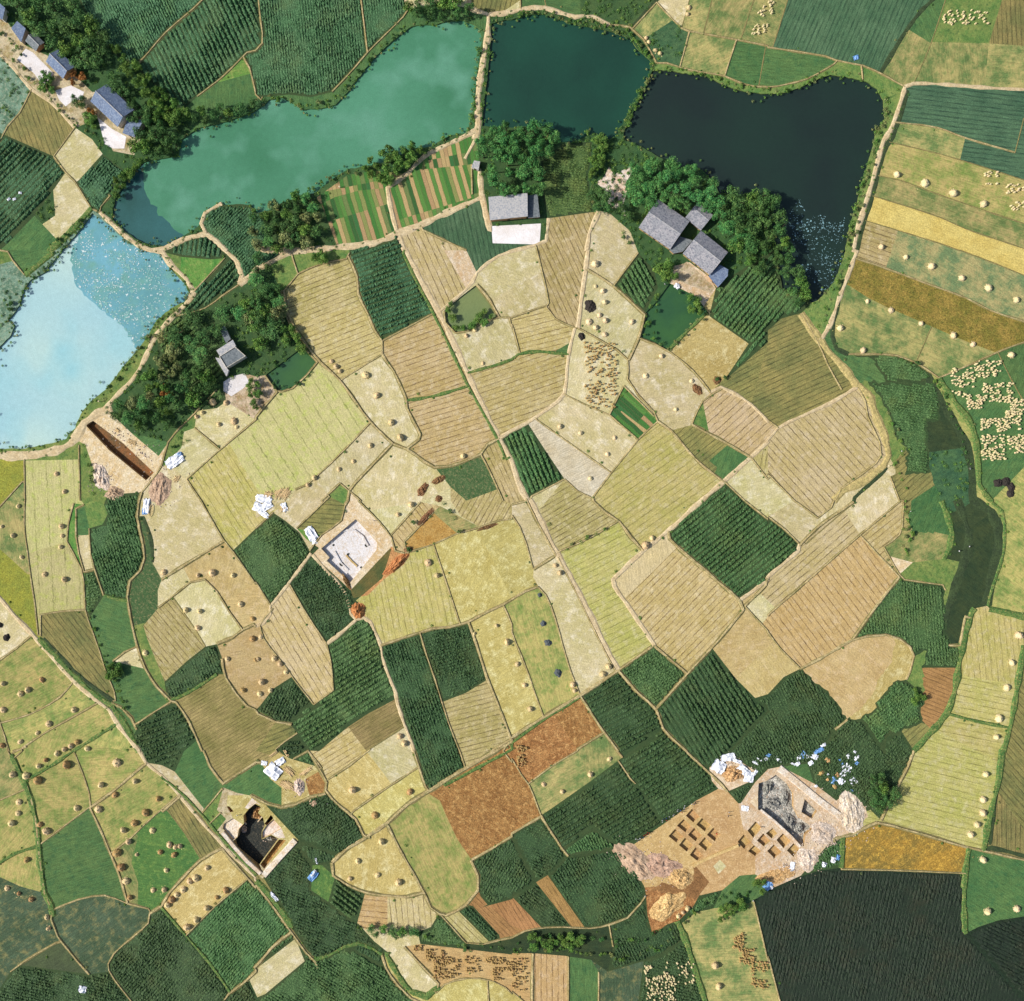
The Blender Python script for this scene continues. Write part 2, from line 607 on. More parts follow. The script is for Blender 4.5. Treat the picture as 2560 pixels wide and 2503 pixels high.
dirt 12: 800,80
tany 22: 60,400
tan 22: 150,300
tan 22: 500,900
mottleg 22: 100,1000 .3,1
stub 22: 550,150 1,-.6
stubg 22: 600,600 1,-.5
tanl 22: 900,560
stub2 22: 1300,800 1,-1
crop 22: 1550,400 1,-.8
crop2 22: 1080,1350
crop 22: 1600,1500 .6,1
crop 22: 1000,1650 1,-.5
rust 22: 400,1700
tanb 22: 1750,1200
mottle 22: 650,1880
tan 22: 1900,800
tan 32: 100,100
pk 32: 450,350 1,-.85
stub2 32: 900,200 1,-.8
pk2 32: 500,800 .75,1
tanb 32: 50,1200
dirt 32: 980,450
green 32: 1200,50
crop2 32: 1200,180
mottle 32: 1200,350
grass 32: 1200,550
crop2 32: 1000,750
tanb 32: 600,1350
tany 32: 1000,1150
crop2 32: 250,1550 .5,1
crop2 32: 800,1750
rust2 32: 1300,1450 1,.4
olive 32: 1430,750 .1,1
dgrass 32: 1600,500
dgrass 32: 1600,150
dgrass 32: 1440,150
dgrass 32: 1400,450
mottleg 32: 1880,500
stubg 32: 1650,1200 .1,1
stubg 32: 1500,1800 1,.2
stubg 32: 1600,1600 1,.2
olive 32: 1900,1700
olive 32: 1080,1820
grass 32: 1130,1400
L
b 02: 40,1800 03: 60,0 90,60
b 03: 90,20 200,-30
g 03: 90,40 150,160 200,280 240,380 270,520 290,650 300,800 320,950 340,1080 390,1170 400,1250
b2 03: 210,270 260,450 285,620 300,790 325,960 340,1080 400,1210 390,1280 440,1410 470,1450 600,1610 680,1700
g1 03: 190,230 400,110 560,0
b 03: 0,375 175,300
g1 03: 0,850 120,780 280,730
b 03: 170,0 100,60
n 03: 0,960 150,1030 330,1080
b 03: 300,715 480,580 680,430 
b 03: 570,20 640,200 680,330 690,430
b2 03: 690,430 860,310 1000,190 1110,100
b2 03: 690,440 770,610 840,780 900,920 970,1150
b 03: 840,780 1000,660 1100,560 1250,430 1370,330
n 03: 1050,650 1000,850 1050,1000 1050,1150
b 03: 400,1210 600,1130 800,1100 970,1160 1130,1200
b2 03: 1240,460 1370,350
d 03: 1270,450 1400,620 1530,830
p2 03: 1060,0 1110,90 1230,190 1350,320 1450,440 1560,570 1680,700 1760,790 1880,900 1946,970 13: -10,970
b2 13: 0,1020 100,1140 200,1280 270,1380 380,1530 450,1600 470,1650
g 13: 0,990 130,1130 270,1340 
b2 03: 1690,740 1760,830 1870,950 1946,1040 13: 0,1020
g1 03: 1230,200 1400,340 1550,500 1700,680 1946,940
n 03: 1110,90 1230,110 1330,160 1400,250 1550,440 1530,490 1380,330 1230,190
b2 02: 1540,1904 03: 1550,0 1600,120 1700,250
b2 03: 1710,240 1946,90 13: 0,85
b 03: 1690,290 1600,400 1540,470
b 03: 1600,550 1680,470
b2 03: 1690,740 1530,830 1380,980 1290,1080 1230,1180 1140,1240
b 03: 1140,1240 1130,1310 1080,1360 870,1540 825,1620 830,1670 880,1750 1000,1904
g1 03: 1230,1190 1400,1390 1600,1620 1740,1820
b 03: 1420,1400 1640,1180 1880,980
b 03: 80,1680 220,1580 430,1460 470,1450
n 03: 680,1700 820,1680
b2 13: -10,1650 30,1610 120,1500 200,1430 270,1380
b2 03: 1946,1680 1860,1760 1740,1850 1700,1904
n 13: 0,1660 300,1430 370,1600 70,1850 0,1880
n 03: 1900,1750 1946,1850
n 03: 1700,280 1650,450 1720,520 1640,620 1680,700
n 03: 1700,280 1800,320 1946,350 13: 0,360
n 13: 0,0 100,30
n B: 165,800 270,700 450,700 590,660 700,740 1230,1310 740,1830 200,1400 130,1230 200,1100 260,1030 160,880 165,800
n B: 640,815 720,860 680,940 750,1010 770,1110 730,1200 730,1300 860,1240 960,1290 700,1640 740,1740 370,1430 340,1320 400,1270 420,1160 490,1080 480,980 540,900 640,815
n B: 215,1090 340,1010 475,1100 415,1160 395,1270 340,1310 200,1150 215,1090
n B: 500,870 600,735 715,830 650,808 545,885 500,870
n B: 790,1115 890,1025 1000,1150 1050,1280 960,1282 860,1232 735,1290 735,1200 790,1115
n B: 965,1300 1060,1310 765,1700 710,1640 965,1300
n B: 765,1090 855,965 890,1010 810,1110 765,1090
n B: 255,850 290,850 350,920 300,930 255,850
b2 B: 590,700 800,810 1000,860 1200,820 1400,720 1600,680
n B: 370,520 650,350 960,120 1120,200 1450,300
n B: 1320,480 1500,380 1600,550 1560,680 1380,700 1320,480
n B: 720,250 970,100 1120,220 1250,450 1310,560 1240,680 1000,600 850,480 720,250
b 13: 290,60 400,0
b2 12: 400,1904 13: 480,130 540,240 530,300 640,420 760,520 820,640 870,660
b 12: 400,1900 13: 500,130 
b 13: 545,220 700,120 870,-10
b 13: 740,460 970,300 1230,130
b2 12: 1200,1900 13: 1240,120 1290,270 1310,300
b3 23: 0,-90 13: 1946,-70 1600,130 1310,310 1150,410 1000,550 820,670 700,740 580,850
g1 12: 1946,1840 13: 1946,-10 1650,150 1440,260
b 12: 1550,1904 13: 1590,120
b2 13: 580,850 590,950 700,1020 850,1080 1000,1100 1150,1110 1270,1080
n 13: 830,1080 800,1200 770,1310 830,1360 1000,1330 1230,1380 1330,1340 1390,1240
b2 13: 1000,560 1080,720 1180,900 1280,1080 1330,1190 1400,1240 1450,1250 1600,1170 1690,1060 1690,950 1640,840
n 13: 1320,330 1400,380 1450,500 1530,670 1640,830
b2 13: 1640,830 1800,740 1946,650 23: 0,630 220,500
b 12: 1940,1810 13: 1880,0 1946,90 23: 0,60 70,180 130,260 220,490
b2 23: 220,490 300,620 380,740 430,800
b 23: 140,240 300,120 500,0
b2 22: 810,1904 23: 800,0 840,50
n 23: 840,50 600,230 400,370 240,480
b 23: 820,90 900,210 940,250
b2 22: 1330,1904 23: 1320,0 1450,120 1590,250 1640,310
n 23: 410,730 620,590 830,740
n 23: 430,800 520,900 620,1050 750,1220 790,1300
n 23: 410,800 300,930 0,1110
n 13: 1946,1130 1720,1190
n 13: 1710,1110 1760,1170 1720,1190 
b 13: 1400,1240 1500,1350 1570,1430 1600,1460 1730,1470 1850,1440 1946,1420 23: 0,1420 100,1370 250,1345 400,1340 600,1350 750,1320 880,1270 980,1160 1020,1100
n 13: 1550,1230 1770,1450
n 13: 1650,1180 1850,1400
n 13: 1770,1170 1946,1330 23: 100,1370
n 23: 190,1010 460,1350
n 23: 0,1110 220,1340
n 23: 280,960 550,1340
n 23: 430,800 850,740 1010,1040 1020,1100
n 23: 850,740 930,710 1150,560 1400,380 1570,290
n 23: 1570,290 1640,310 1720,400 1760,600
n 23: 1570,290 1520,230 1500,130 1640,20 1860,160 1800,240 1640,310
n 23: 1020,1100 1030,1250 1070,1400 1180,1320 1270,1290 1380,1180 1430,1090 1500,1000 1400,880
n 23: 1430,1100 1600,1060 1730,950 1850,940 1946,1000 33: 0,1060
n 33: 0,1060 250,950 450,720 530,680 600,640 760,500 740,430 600,320 520,380 350,250 100,120 0,140 23: 1850,240 1740,400 1720,400
n 33: 100,120 300,100 350,250
n 13: 500,870 600,960 550,1150 420,1060 
n 13: 310,700 430,870 500,870 580,850
n 13: 230,430 310,700
n 13: 230,430 460,400 540,300
n 13: 130,800 60,970 170,1150 260,1330 430,1580 620,1500 750,1460
g1 13: 440,1590 550,1560 680,1490 780,1465 900,1510 960,1550
b2 13: 960,1550 990,1650 1080,1780 1180,1880 1230,1904
g 13: 1000,1560 1080,1700 1180,1830 1300,1870 1380,1800
b2 13: 1130,1490 1250,1620 1390,1770
b 13: 1370,1840 1430,1780 1600,1730 1800,1750 1900,1800 1946,1850 23: 0,1830 90,1904
b 13: 1760,1760 1770,1904
n 13: 1130,1490 1250,1470 1600,1510 1946,1550 23: 0,1540 160,1540
b2 23: 160,1540 155,1700 155,1904
n 13: 800,1340 900,1450 1000,1530
n 13: 760,1310 640,1220 550,1150
n 23: 160,1540 400,1560 600,1590 730,1680 1000,1600 1100,1570 1290,1450 1280,1310
b 23: 430,1570 430,1904
b 23: 660,1680 660,1904
n 23: 600,1590 660,1680
b 23: 740,1330 770,1490
n 23: 1000,1610 960,1904
g 23: 1260,1300 1310,1400 1380,1620 1470,1904
n 23: 1280,1320 1400,1230 1530,1200 1800,1160 1850,1130
b 23: 1840,1150 1900,1400 1946,1600 33: 0,1560 90,1904
n 33: 0,1060 200,970 400,910 560,890
n 23: 1850,1130 1900,1100 33: 0,1060
b2 33: 500,670 640,640 750,580 830,545
b2 33: 830,545 950,570 1200,640 1500,730 1640,760 1946,830
d3 33: 1640,760 1700,740 1946,800
g 33: 570,660 560,890
b 33: 560,900 1000,910 1480,930
g 33: 1530,740 1500,930 1490,1200 1500,1370
g 32: 1780,1904 33: 1760,200 1690,500 1640,750
d3 33: 1790,0 1740,300 1690,700
b2 33: 1110,0 1060,130 960,320 860,530
n 33: 1500,1390 1600,1340 1750,1290 1946,1260
n 33: 860,530 780,450
n 33: 620,320 740,430
n 23: 1640,20 1700,-50
n 23: 1190,650 1240,595 1305,655 1250,698 1190,650
n 23: 1255,570 1305,520 1365,575 1320,622 1255,570
n 23: 1322,495 1368,442 1430,505 1380,547 1322,495
n 23: 1270,718 1315,662 1380,720 1330,768 1270,718
n 23: 1338,640 1385,588 1448,645 1398,690 1338,640
n 23: 1402,562 1445,512 1512,565 1468,615 1402,562
n 23: 1352,793 1395,735 1455,800 1410,838 1352,793
n 23: 1418,712 1465,658 1525,715 1475,762 1418,712
n 23: 1483,640 1530,585 1590,640 1543,690 1483,640
n A: 1000,660 1060,590 1110,640 1045,715 1000,660
n A: 925,745 970,690 1030,750 975,800 925,745
n A: 1072,735 1120,680 1175,740 1125,780 1072,735
n A: 1140,680 1190,640 1225,680 1185,720 1140,680
n A: 1220,730 1270,680 1330,740 1275,795 1220,730
n A: 1005,815 1050,770 1105,815 1060,855 1005,815
n A: 1150,815 1200,765 1260,820 1205,870 1150,815
n A: 1300,810 1350,755 1395,800 1350,860 1300,810
n A: 740,930 790,880 840,930 780,990 740,930
n A: 1215,235 1310,310 1350,380 1350,480 1390,560 1500,640 1440,690 1430,780 1100,510 1080,500 1015,440 1080,380 1085,300 1150,280 1215,235
n A: 1435,420 1530,510 1490,570 1410,520 1435,420
m A: 580,930 640,990 700,1020 690,1070 640,1120 620,1190 520,1160 380,1130 260,1120 260,1080 400,1060 560,1060 590,1000 580,930
n C: 175,850 720,205 830,290 1050,520 1240,740 1230,870 725,1500 280,1085 330,1020 175,850
S
mottleg 03: 300,50
mottleg 03: 400,400
mottleg 03: 900,50
mottleg 03: 80,500
mottle 03: 50,200
mottleg 03: 900,500 1,-.6
green 03: 550,850 1,-.3
mottle 03: 950,750
green2 03: 1250,900
olive 03: 1430,600 .6,1
mottleg 03: 150,900
mottled 03: 200,1350 1,-.6
mottled 03: 700,1350 1,-.8
oliveg 03: 350,1650 1,-.6
crop2 03: 1200,1600 1,-1.1
cropd 03: 1650,1400 1,-1.1
tany 03: 1600,1050 1,-.9
crop2 03: 600,1850
green 03: 1450,200 1,-.5
green 03: 1620,350 1,-.6
green2 03: 1650,560
tan 03: 1380,270
grass 03: 1620,450
tany 03: 1800,380
yard 03: 1720,400
green 03: 1850,220
tan 13: 30,1750
crop2 13: 200,1700 1,-.6
crop2 13: 400,750
crop2 13: 250,1150
crop2 13: 700,1700
green2 13: 530,1000
rust 13: 430,230
crop2 13: 330,60
tany 13: 250,350
dirtw B: 950,1200
dirtw B: 600,750
stub2 13: 600,100 1,-.6
tany 13: 900,150
tany 13: 950,400
tany 13: 900,850
crop2 13: 650,600
mottleg 13: 1400,800 .45,1
rust 13: 1650,500
crop2 13: 1850,900
crop 13: 650,1150
pk 13: 1100,1230 .1,1
pk2 13: 900,1200 1,.1
crop2 13: 1350,1400
stub 13: 1600,1300 1,1
crop2 13: 1700,1350 1,1
rust2 13: 1850,1300 1,1
crop2 13: 700,1500
tan 13: 1200,1700
tanp 13: 1600,1620
tany 13: 1550,1830
tany 13: 1850,1830
rust 23: 300,60
mottle 23: 500,150
crop 23: 700,400 1,-.6
crop 23: 1200,150 1,-.6
crop2 23: 150,750
cropd 23: 700,750 .5,1
crop2 23: 500,1100 .6,1
crop2 23: 150,1150
rust2 23: 350,1200 .6,1
rust2 23: 50,1250 .6,1
dirtt 23: 1000,850
hollow A: 620,1080
dirtt 23: 1600,750
dirt 23: 1700,150
dirt 23: 1850,350
rust 23: 1250,1100
crop2 23: 1500,1150
mottle 23: 1600,1500
dgrass 23: 500,1450
crop2 23: 1000,1400
pk2 23: 300,1700 0,1
green 23: 550,1750 0,1
mottled 23: 800,1800
crop2 23: 1200,1700
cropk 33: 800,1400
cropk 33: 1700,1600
green 33: 1700,1000
rusty 33: 1100,750
stubg 33: 1300,400 1,.25
olive 33: 1850,500 0,1
crop2 33: 700,150
dirt 33: 450,400
green 33: 300,180
crop2 33: 560,760
green 23: 1700,1000
tan 23: 1550,900
pitf 23: 1250,645
pitf 23: 1310,570
pitf 23: 1375,495
pitf 23: 1325,715
pitf 23: 1390,640
pitf 23: 1455,560
pitf 23: 1402,790
pitf 23: 1470,710
pitf 23: 1535,640
pitf A: 1055,650
pitf A: 978,745
pitf A: 1120,735
pitf A: 1185,680
pitf A: 1275,735
pitf A: 1055,815
pitf A: 1205,820
pitf A: 1350,805
pitf A: 790,935
pitg A: 1250,500
pitg A: 1470,500
pits B: 300,1150
pits B: 600,790
pits B: 880,1150
pito B: 860,1480
pitd B: 600,1250
pitd B: 820,1040
pitd B: 295,880
pitw C: 700,850
"""
OBJ = r"""H 20: 1345,60,18 1335,110,20 1020,290,18 1040,322,16 1090,385,18 1125,408,16
H 30: 978,1330,26 1192,1395,28 1408,1472,27 1637,1553,27 860,1880,22
H 31: 1047,53,20 1242,123,25 1472,212,24 1675,287,25 1887,377,26 755,388,19 935,457,21 1163,557,20 1408,648,25 1558,716,21 548,592,20 722,762,22 1848,796,28
H 21: 632,105,28 690,310,24 635,275,18 705,395,20 665,495,20 710,535,22 585,545,24 635,588,24 705,640,24 912,545,22 1135,805,18 1015,955,20 1365,993,18 1245,1210,18 520,1390,22 365,1340,18 595,1735,20 780,1425,16 725,1550,16
H 11: 575,845,22 610,885,20 640,920,20 835,950,28 920,1105,26 1030,1310,26 1100,1425,24 870,1485,20 740,1605,20 630,1665,18 445,1730,20 395,1785,18 1575,1565,20 1600,650,16 1665,605,18 1725,860,14
H 01: 430,1700,18 492,1835,20 1620,1155,30 1720,1160,24 1540,1235,18 1495,1265,18 1665,1325,22 1780,1300,24 1800,1345,16
H 02: 140,42,20 15,197,18 100,265,20 165,430,18 470,195,18 475,268,18 462,352,20 340,560,22 492,598,24 1245,545,22 1615,548,24 1772,568,22 1508,568,20 1415,832,20 1520,840,22 1505,968,22 1830,787,24 1922,897,20 1922,1050,20 1730,1203,22 1105,1157,20 320,1362,22 212,1438,22 157,1468,22 25,1390,20 25,1590,22 565,1590,22 372,1697,24 285,1765,18 155,1832,22 590,1835,20 540,1865,20 490,1890,20 665,1885,20 20,1860,20 1945,1210,18 1850,1440,22
H 12: 1310,470,24 1378,568,24 1180,30,22 1080,105,18 38,1035,20 15,1205,18 140,1200,22 185,1240,22 230,1302,22 45,1378,24 30,1468,22 110,1440,16 1095,1790,22 1130,1845,26 1830,950,16 1910,1075,24 1660,1010,14
H 22: 330,492,22 365,548,22 1065,285,24 1015,340,26 735,1260,28 690,1318,28 462,1398,20 475,1442,20 40,1243,22 95,1403,24 140,1583,22
H 32: 1905,1022,28 1853,1230,26 1815,1420,26 1755,1655,28 1735,1795,26
H 33: 1655,178,28 1635,370,26 1632,472,26 1588,560,24 1540,637,24 1635,828,26 1668,1220,28 1890,1200,24
H 23: 595,180,20 740,62,20 382,310,18 240,255,16 1265,1258,17 1300,1228,17 1335,1198,17 1545,1630,30 1570,1790,26
H 13: 735,297,28 1170,312,26 905,490,28 955,690,24 775,838,22 715,972,20 925,945,20 1085,1000,24
H 03: 510,105,32 435,20,22 295,115,20 100,180,24 200,190,24 290,225,28 890,90,30 770,260,30 1030,232,22 585,435,26 305,560,24 355,610,26 145,390,22 140,475,24 90,550,26 205,828,24 875,335,26 1205,365,24 750,445,24 1110,470,30 1025,550,28 940,603,24 980,690,26 890,775,30 925,885,26 960,990,26 990,1115,22 1220,770,20 1160,605,24 1290,715,22 1335,730,20 1370,725,18 1325,790,20 1265,908,16 1165,1060,18 1250,1055,26 1575,890,24 1490,968,28 1445,990,24 1395,1055,28 1345,1095,24 1310,1130,26 1275,1170,24 1720,1060,24 1650,1115,20 1575,1195,24 1495,1285,22 1425,1340,26 55,1045,18 145,1085,18 240,1130,18 360,1265,20 370,1350,18 350,70,18 1040,790,16
K 21: 595,425,44 530,655,28
K 31: 1750,1770,34 1810,1760,34 1850,1800,32 1845,1850,30
K 02: 50,1040,28 5,945,20
Y 22: 212,717,16 240,935,22 275,1080,26 350,1310,30
C 30: 45 1330,80 1680,190
C 30: 14 1640,1305 1745,1410
C 30: 16 1800,1395 1946,1470
C 30: 12 1820,1530 1946,1595
C 20: 8 1870,55 1920,130
C 20: 16 1825,185 1940,265
C 30: 10 0,10 60,120
C 31: 45 1390,890 1560,1040
C 31: 50 1570,840 1770,970
C 31: 8 1400,1070 1500,1120
C 31: 40 1510,1100 1620,1210
C 31: 70 1630,1010 1860,1160
C 31: 30 1840,1130 1946,1250
C 31: 40 1800,1220 1920,1360
C 31: 50 1620,1280 1810,1380
C 31: 80 1620,1400 1800,1600
C 31: 45 1820,1400 1946,1540
D 21: 160 550,700 800,1200
D 13: 12 1200,1480 1260,1520
D 13: 35 1290,1510 1430,1600
D 13: 80 1350,1570 1540,1730
D 13: 25 1590,1550 1700,1690
D 13: 25 1740,1570 1880,1620
D 13: 25 1800,1650 1890,1740
D 13: 15 1900,1600 1946,1700
D 23: 45 0,1580 110,1830
D 23: 30 1680,1380 1760,1500
D 23: 40 1730,1500 1850,1620
D 23: 50 1820,1600 1946,1800
C 23: 90 1020,1700 1240,1904
C 23: 12 1010,1630 1060,1700
C 23: 35 1150,1600 1380,1770
D 22: 14 30,1860 110,1904
D 23: 20 40,30 120,120
T dark 6.6 7 00: 60,0 560,0 900,350 700,560 560,540 400,420 260,250 200,180
T dark 5.1 6 00: 860,580 1180,930 1020,1000 820,690
T mid 3.4 5 00: 860,380 950,380 1400,860 1330,950 1180,830
T dark 4.9 7 00: 1090,930 1390,900 1360,1170 1120,1210 1040,1130
T mid 3.2 4 00: 900,1350 1060,1240 1100,1250 900,1500
T dark 4.6 5 00: 1400,880 1946,800 1900,850 1500,970
T dark 4.9 7 10: 1130,60 1500,20 1640,120 1500,150 1250,190 1170,180
T mid 3.6 5 10: 810,1270 1000,1150 1250,1120 1280,1190 1000,1400 850,1350
T mix 4.9 6 10: 0,1620 350,1500 500,1560 480,1800 300,1900 0,1900
T tall 5.1 10 10: 1690,1080 1946,980 2200,1000 2330,1100 2170,1230 2150,1480 1790,1480 1770,1300 1700,1200
T mid 3.2 4 20: 620,1080 700,1060 680,1300 600,1330
T tall 5.4 8 20: 890,1310 1100,1220 1250,1300 1400,1320 1540,1430 1590,1590 1500,1620 1370,1560 1290,1660 1150,1620 1000,1610 880,1560
T dark 5.4 8 20: 1520,1620 1650,1500 1900,1500 2000,1560 2060,1750 2060,1900 1700,1900 1640,1760
T dark 4.9 6 21: 1960,0 2090,0 2170,200 2220,330 2150,420 2090,300 2060,150 1960,60
T dark 4.6 6 21: 1720,0 1946,20 1900,180 1760,130
T mid 3.8 5 21: 1110,150 1230,90 1230,240 1120,230
T mid 3.2 4 21: 1340,350 1430,380 1430,480 1360,500
T mix 7.2 5 11: 0,200 150,210 190,540 150,700 60,800 0,740
T mid 3.6 4 11: 200,590 300,610 370,760 240,690
T mid 2.8 2.5 11: 1450,420 1500,400 1500,600 1640,600 1820,520 1820,480 1700,450 1680,550 1560,590 1500,560
T mix 7.4 5 01: 1210,650 1350,570 1650,480 1740,480 1700,600 1640,740 1600,900 1500,800 1400,760 1250,780
T pale 3.8 5 01: 1190,800 1370,800 1380,940 1260,1000
T mix 5.0 6 01: 860,1210 1100,1110 1300,1050 1450,1150 1300,1350 1200,1300 1000,1360 920,1290
T mix 4.9 6 01: 1770,470 1946,380 2140,300 2140,560 1946,560
T dark 4.9 7 01: 1400,960 1560,900 1600,1000 1500,1080 1420,1040
T autumn 3 5 01: 1270,1030 1310,1100 1250,1100
T autumn 3.4 5 00: 560,570 650,600 570,660
T autumn 2.6 4 00: 700,850 750,870 730,910
T dark 3.7 3 13: 870,1330 1000,1310 1250,1370 1100,1380 900,1380
T mid 3 3 23: 150,1400 540,1400 540,1480 160,1480
T mid 3 3 23: 1560,1190 1740,1130 1760,1180 1580,1280
T mid 3 4 23: 1840,980 1930,980 1900,1090
T dark 4.4 5 33: 800,150 960,300 860,480 760,400 740,250
T mid 3 3 32: 1100,1420 1190,1500 1100,1520
T mid 3.2 4 02: 840,1260 900,1250 930,1340 850,1330
T mid 3.4 5 11: 430,30 530,20 540,80 440,90
R dark 2.4 01: 430,40 330,150 170,290 100,400 10,520
R dark 2.4 00: 680,1610 560,1750 440,1850
R mid 2.2 10: 0,790 150,740 350,820 480,800 600,740
R dark 2.2 10: 620,720 740,600 900,400 1000,330 1110,180
R mid 2.2 10: 0,1600 200,1560 430,1440 600,1330 800,1290
R mid 2 10: 1690,380 1660,620 1630,900 1600,1000 1400,1070 1280,1180
R mid 2 20: 0,120 150,100 300,120 450,160 600,170 760,220 920,270 980,380 1070,460
R mid 2 20: 1060,560 990,690 900,870 840,1010
R mid 2 20: 1190,520 1300,540 1450,570 1640,620 1760,670 1946,690 2100,690 2250,640 2400,570
R pale 2.0 30: 890,760 900,860 830,1010 800,1200 740,1380 700,1560 640,1760 600,1880
R mid 2.2 30: 870,700 920,780 900,900 840,1000 800,1150 760,1300 710,1420 680,1560 630,1700 600,1860
R mid 2.2 31: 610,60 560,190 480,330 430,450 400,560
R mid 2.2 01: 1290,130 1420,300 1300,460 1180,560 1060,750 940,900 820,1070 760,1120
R mid 2.4 01: 650,1500 700,1700 680,1850
R mid 2.4 02: 660,640 700,900 760,1100 850,1300 920,1480 960,1600
R mid 2 22: 420,370 560,300 700,210
R mid 2.2 21: 1020,500 1000,640 1180,740
R pale 2 21: 1210,760 1340,600 1460,500
R mid 2.2 32: 1050,20 1040,200 1060,450 
R mid 2.6 30: 2.0,1900 60,1700
R mid 2.4 20: 600,1130 620,1330 650,1560
R dark 2.4 33: 560,700 560,880
R dark 2.4 23: 1400,1200 1600,1120 1800,1100
R mid 2.4 20: 480,1060 560,1010 640,1000
R dark 2.2 01: 1300,1500 1380,1400 1400,1520
S 20: 845,1770 845,1810 890,1845 975,1880
S 22: 283,180
S 12: 1480,78 1515,130 1550,235 1160,370 1430,20 1330,120 1200,160
S 21: 850,770 1560,980 1620,970
T dark 5.2 6 20: 600,1500 700,1480 720,1600 860,1580 880,1700 820,1620 640,1600
T tall 5.2 7 20: 1480,1650 1600,1640 1760,1780 1800,1900 1700,1900 1560,1760
T dark 5 6 11: 40,60 140,180 60,190 0,170
T mid 3.4 4 01: 1120,960 1200,930 1230,1030 1150,1050
T dark 5 6 01: 1460,1130 1500,1060 1600,1040 1560,1120 1480,1200
T mid 3.2 3.5 01: 1900,1000 1946,980 2000,1040 1960,1200 1900,1180
R dark 2.0 13: 760,1330 900,1370 1050,1400 1250,1390 1400,1440 1600,1500 1900,1490
R dark 2.0 23: 0,1470 150,1440 350,1400 600,1420 800,1450 1000,1420 1200,1330
R mid 2.0 23: 0,1500 300,1500 600,1540 850,1560 1100,1500 1260,1400
R dark 2.4 23: 1300,1290 1400,1210 1600,1110 1800,1080
R dark 2.4 31: 1000,820 1180,900 1330,1100 1450,1350 1540,1650
R mid 2.4 31: 900,1250 960,1400 1050,1500 970,1650 1050,1850
R mid 2.4 32: 1050,30 1090,250 1060,430
R dark 2.2 11: 100,720 160,880 130,1000 200,1060 330,1020 430,920
R mid 2.2 11: 380,760 420,860
R dark 2.2 21: 1110,420 1060,560 1080,680 1200,740
R dark 2.4 21: 1240,330 1340,330 1400,480
R mid 2.6 02: 860,1240 900,1400 960,1560
R mid 2.2 01: 1460,340 1400,430 1260,540 1180,640
T dark 3.2 4 00: 560,750 640,740 650,820 580,830
T mid 3 3.2 00: 330,560 400,560 400,700 340,690
T mid 3 3.2 00: 640,860 720,900 740,980 660,960
R mid 2 00: 130,480 260,620 400,760 560,930 740,1060
R dark 2 00: 20,240 110,340 160,440
R mid 2.2 00: 60,120 150,200
"""
FR = {'A': (1540, 1860, 1947/640), 'B': (520, 1860, 1741/320), 'C': (780, 1260, 1752/230), 'D': (1150, 380, 1831/250), 'E': (1540, 480, 1947/320)}
def conv(p, x, y):
    if p in FR:
        ox, oy, s = FR[p]; a, b = ox+x/s, oy+y/s
    else:
        a, b = int(p[0])*640+x*640/1947, min(int(p[1])*626, 1877)+y*626/1904
    return ((a-W0/2)*PX, -(b-H0/2)*PX)
def cv(p, *pts): return [conv(p, x, y) for x, y in pts]
LINES = []; SEEDS = []
_m = 0
for ln in DATA.split('\n'):
    t = ln.split()
    if not t: continue
    if t[0] == 'L': _m = 0; continue
    if t[0] == 'S': _m = 1; continue
    p = None; pts = []; d = None
    for q in t[1:]:
        if q.endswith(':'): p = q[:-1]; continue
        x, y = map(float, q.split(','))
        if _m == 1 and pts: d = (x, y); continue
        pts.append(conv(p, x, y))
    if _m == 0: LINES.append([t[0], pts])
    else: SEEDS.append((t[0], pts[0], d))
# ---------------------------------------------------------------- helpers
def lin(c): return tuple(((v/255)/12.92 if v/255 <= .04045 else ((v/255+.055)/1.055)**2.4) for v in c)
KALB = 1.42
def alb(c, k=1.0): return tuple(min(.86, v/KALB*k) for v in lin(c)) + (1,)
def tag(o, label=None, cat=None, group=None, kind=None):
    if label: o['label'] = label
    if cat: o['category'] = cat
    if group: o['group'] = group
    if kind: o['kind'] = kind
    return o
def mesh_np(name, V, F, mats=(), mi=None, smooth=False):
    V = np.asarray(V, dtype=np.float32); me = bpy.data.meshes.new(name)
    if isinstance(F, np.ndarray) and F.ndim == 2:
        n = F.shape[1]; idx = F.ravel(); starts = np.arange(0, len(idx), n); 
    else:
        idx = np.array([i for f in F for i in f], dtype=np.int32); ls = np.array([len(f) for f in F]); starts = np.concatenate([[0], np.cumsum(ls)[:-1]]) if len(ls) else np.array([], int)
    me.vertices.add(len(V)); me.vertices.foreach_set('co', V.ravel())
    me.loops.add(len(idx)); me.loops.foreach_set('vertex_index', idx.astype(np.int32))
    me.polygons.add(len(starts)); me.polygons.foreach_set('loop_start', starts.astype(np.int32))
    for m in mats: me.materials.append(m)
    if mi is not None: me.polygons.foreach_set('material_index', np.asarray(mi, dtype=np.int32))
    me.polygons.foreach_set('use_smooth', np.full(len(starts), smooth))
    me.update(calc_edges=True); me.validate()
    return me
def obj(name, me, parent=None, loc=(0, 0, 0), rz=0):
    o = bpy.data.objects.new(name, me); COL.objects.link(o); o.location = loc; o.rotation_euler = (0, 0, rz)
    if parent: o.parent = parent
    return o
def empty(name, loc, rz=0):
    o = bpy.data.objects.new(name, None); COL.objects.link(o); o.location = loc; o.rotation_euler = (0, 0, rz); o.empty_display_size = .3
    return o
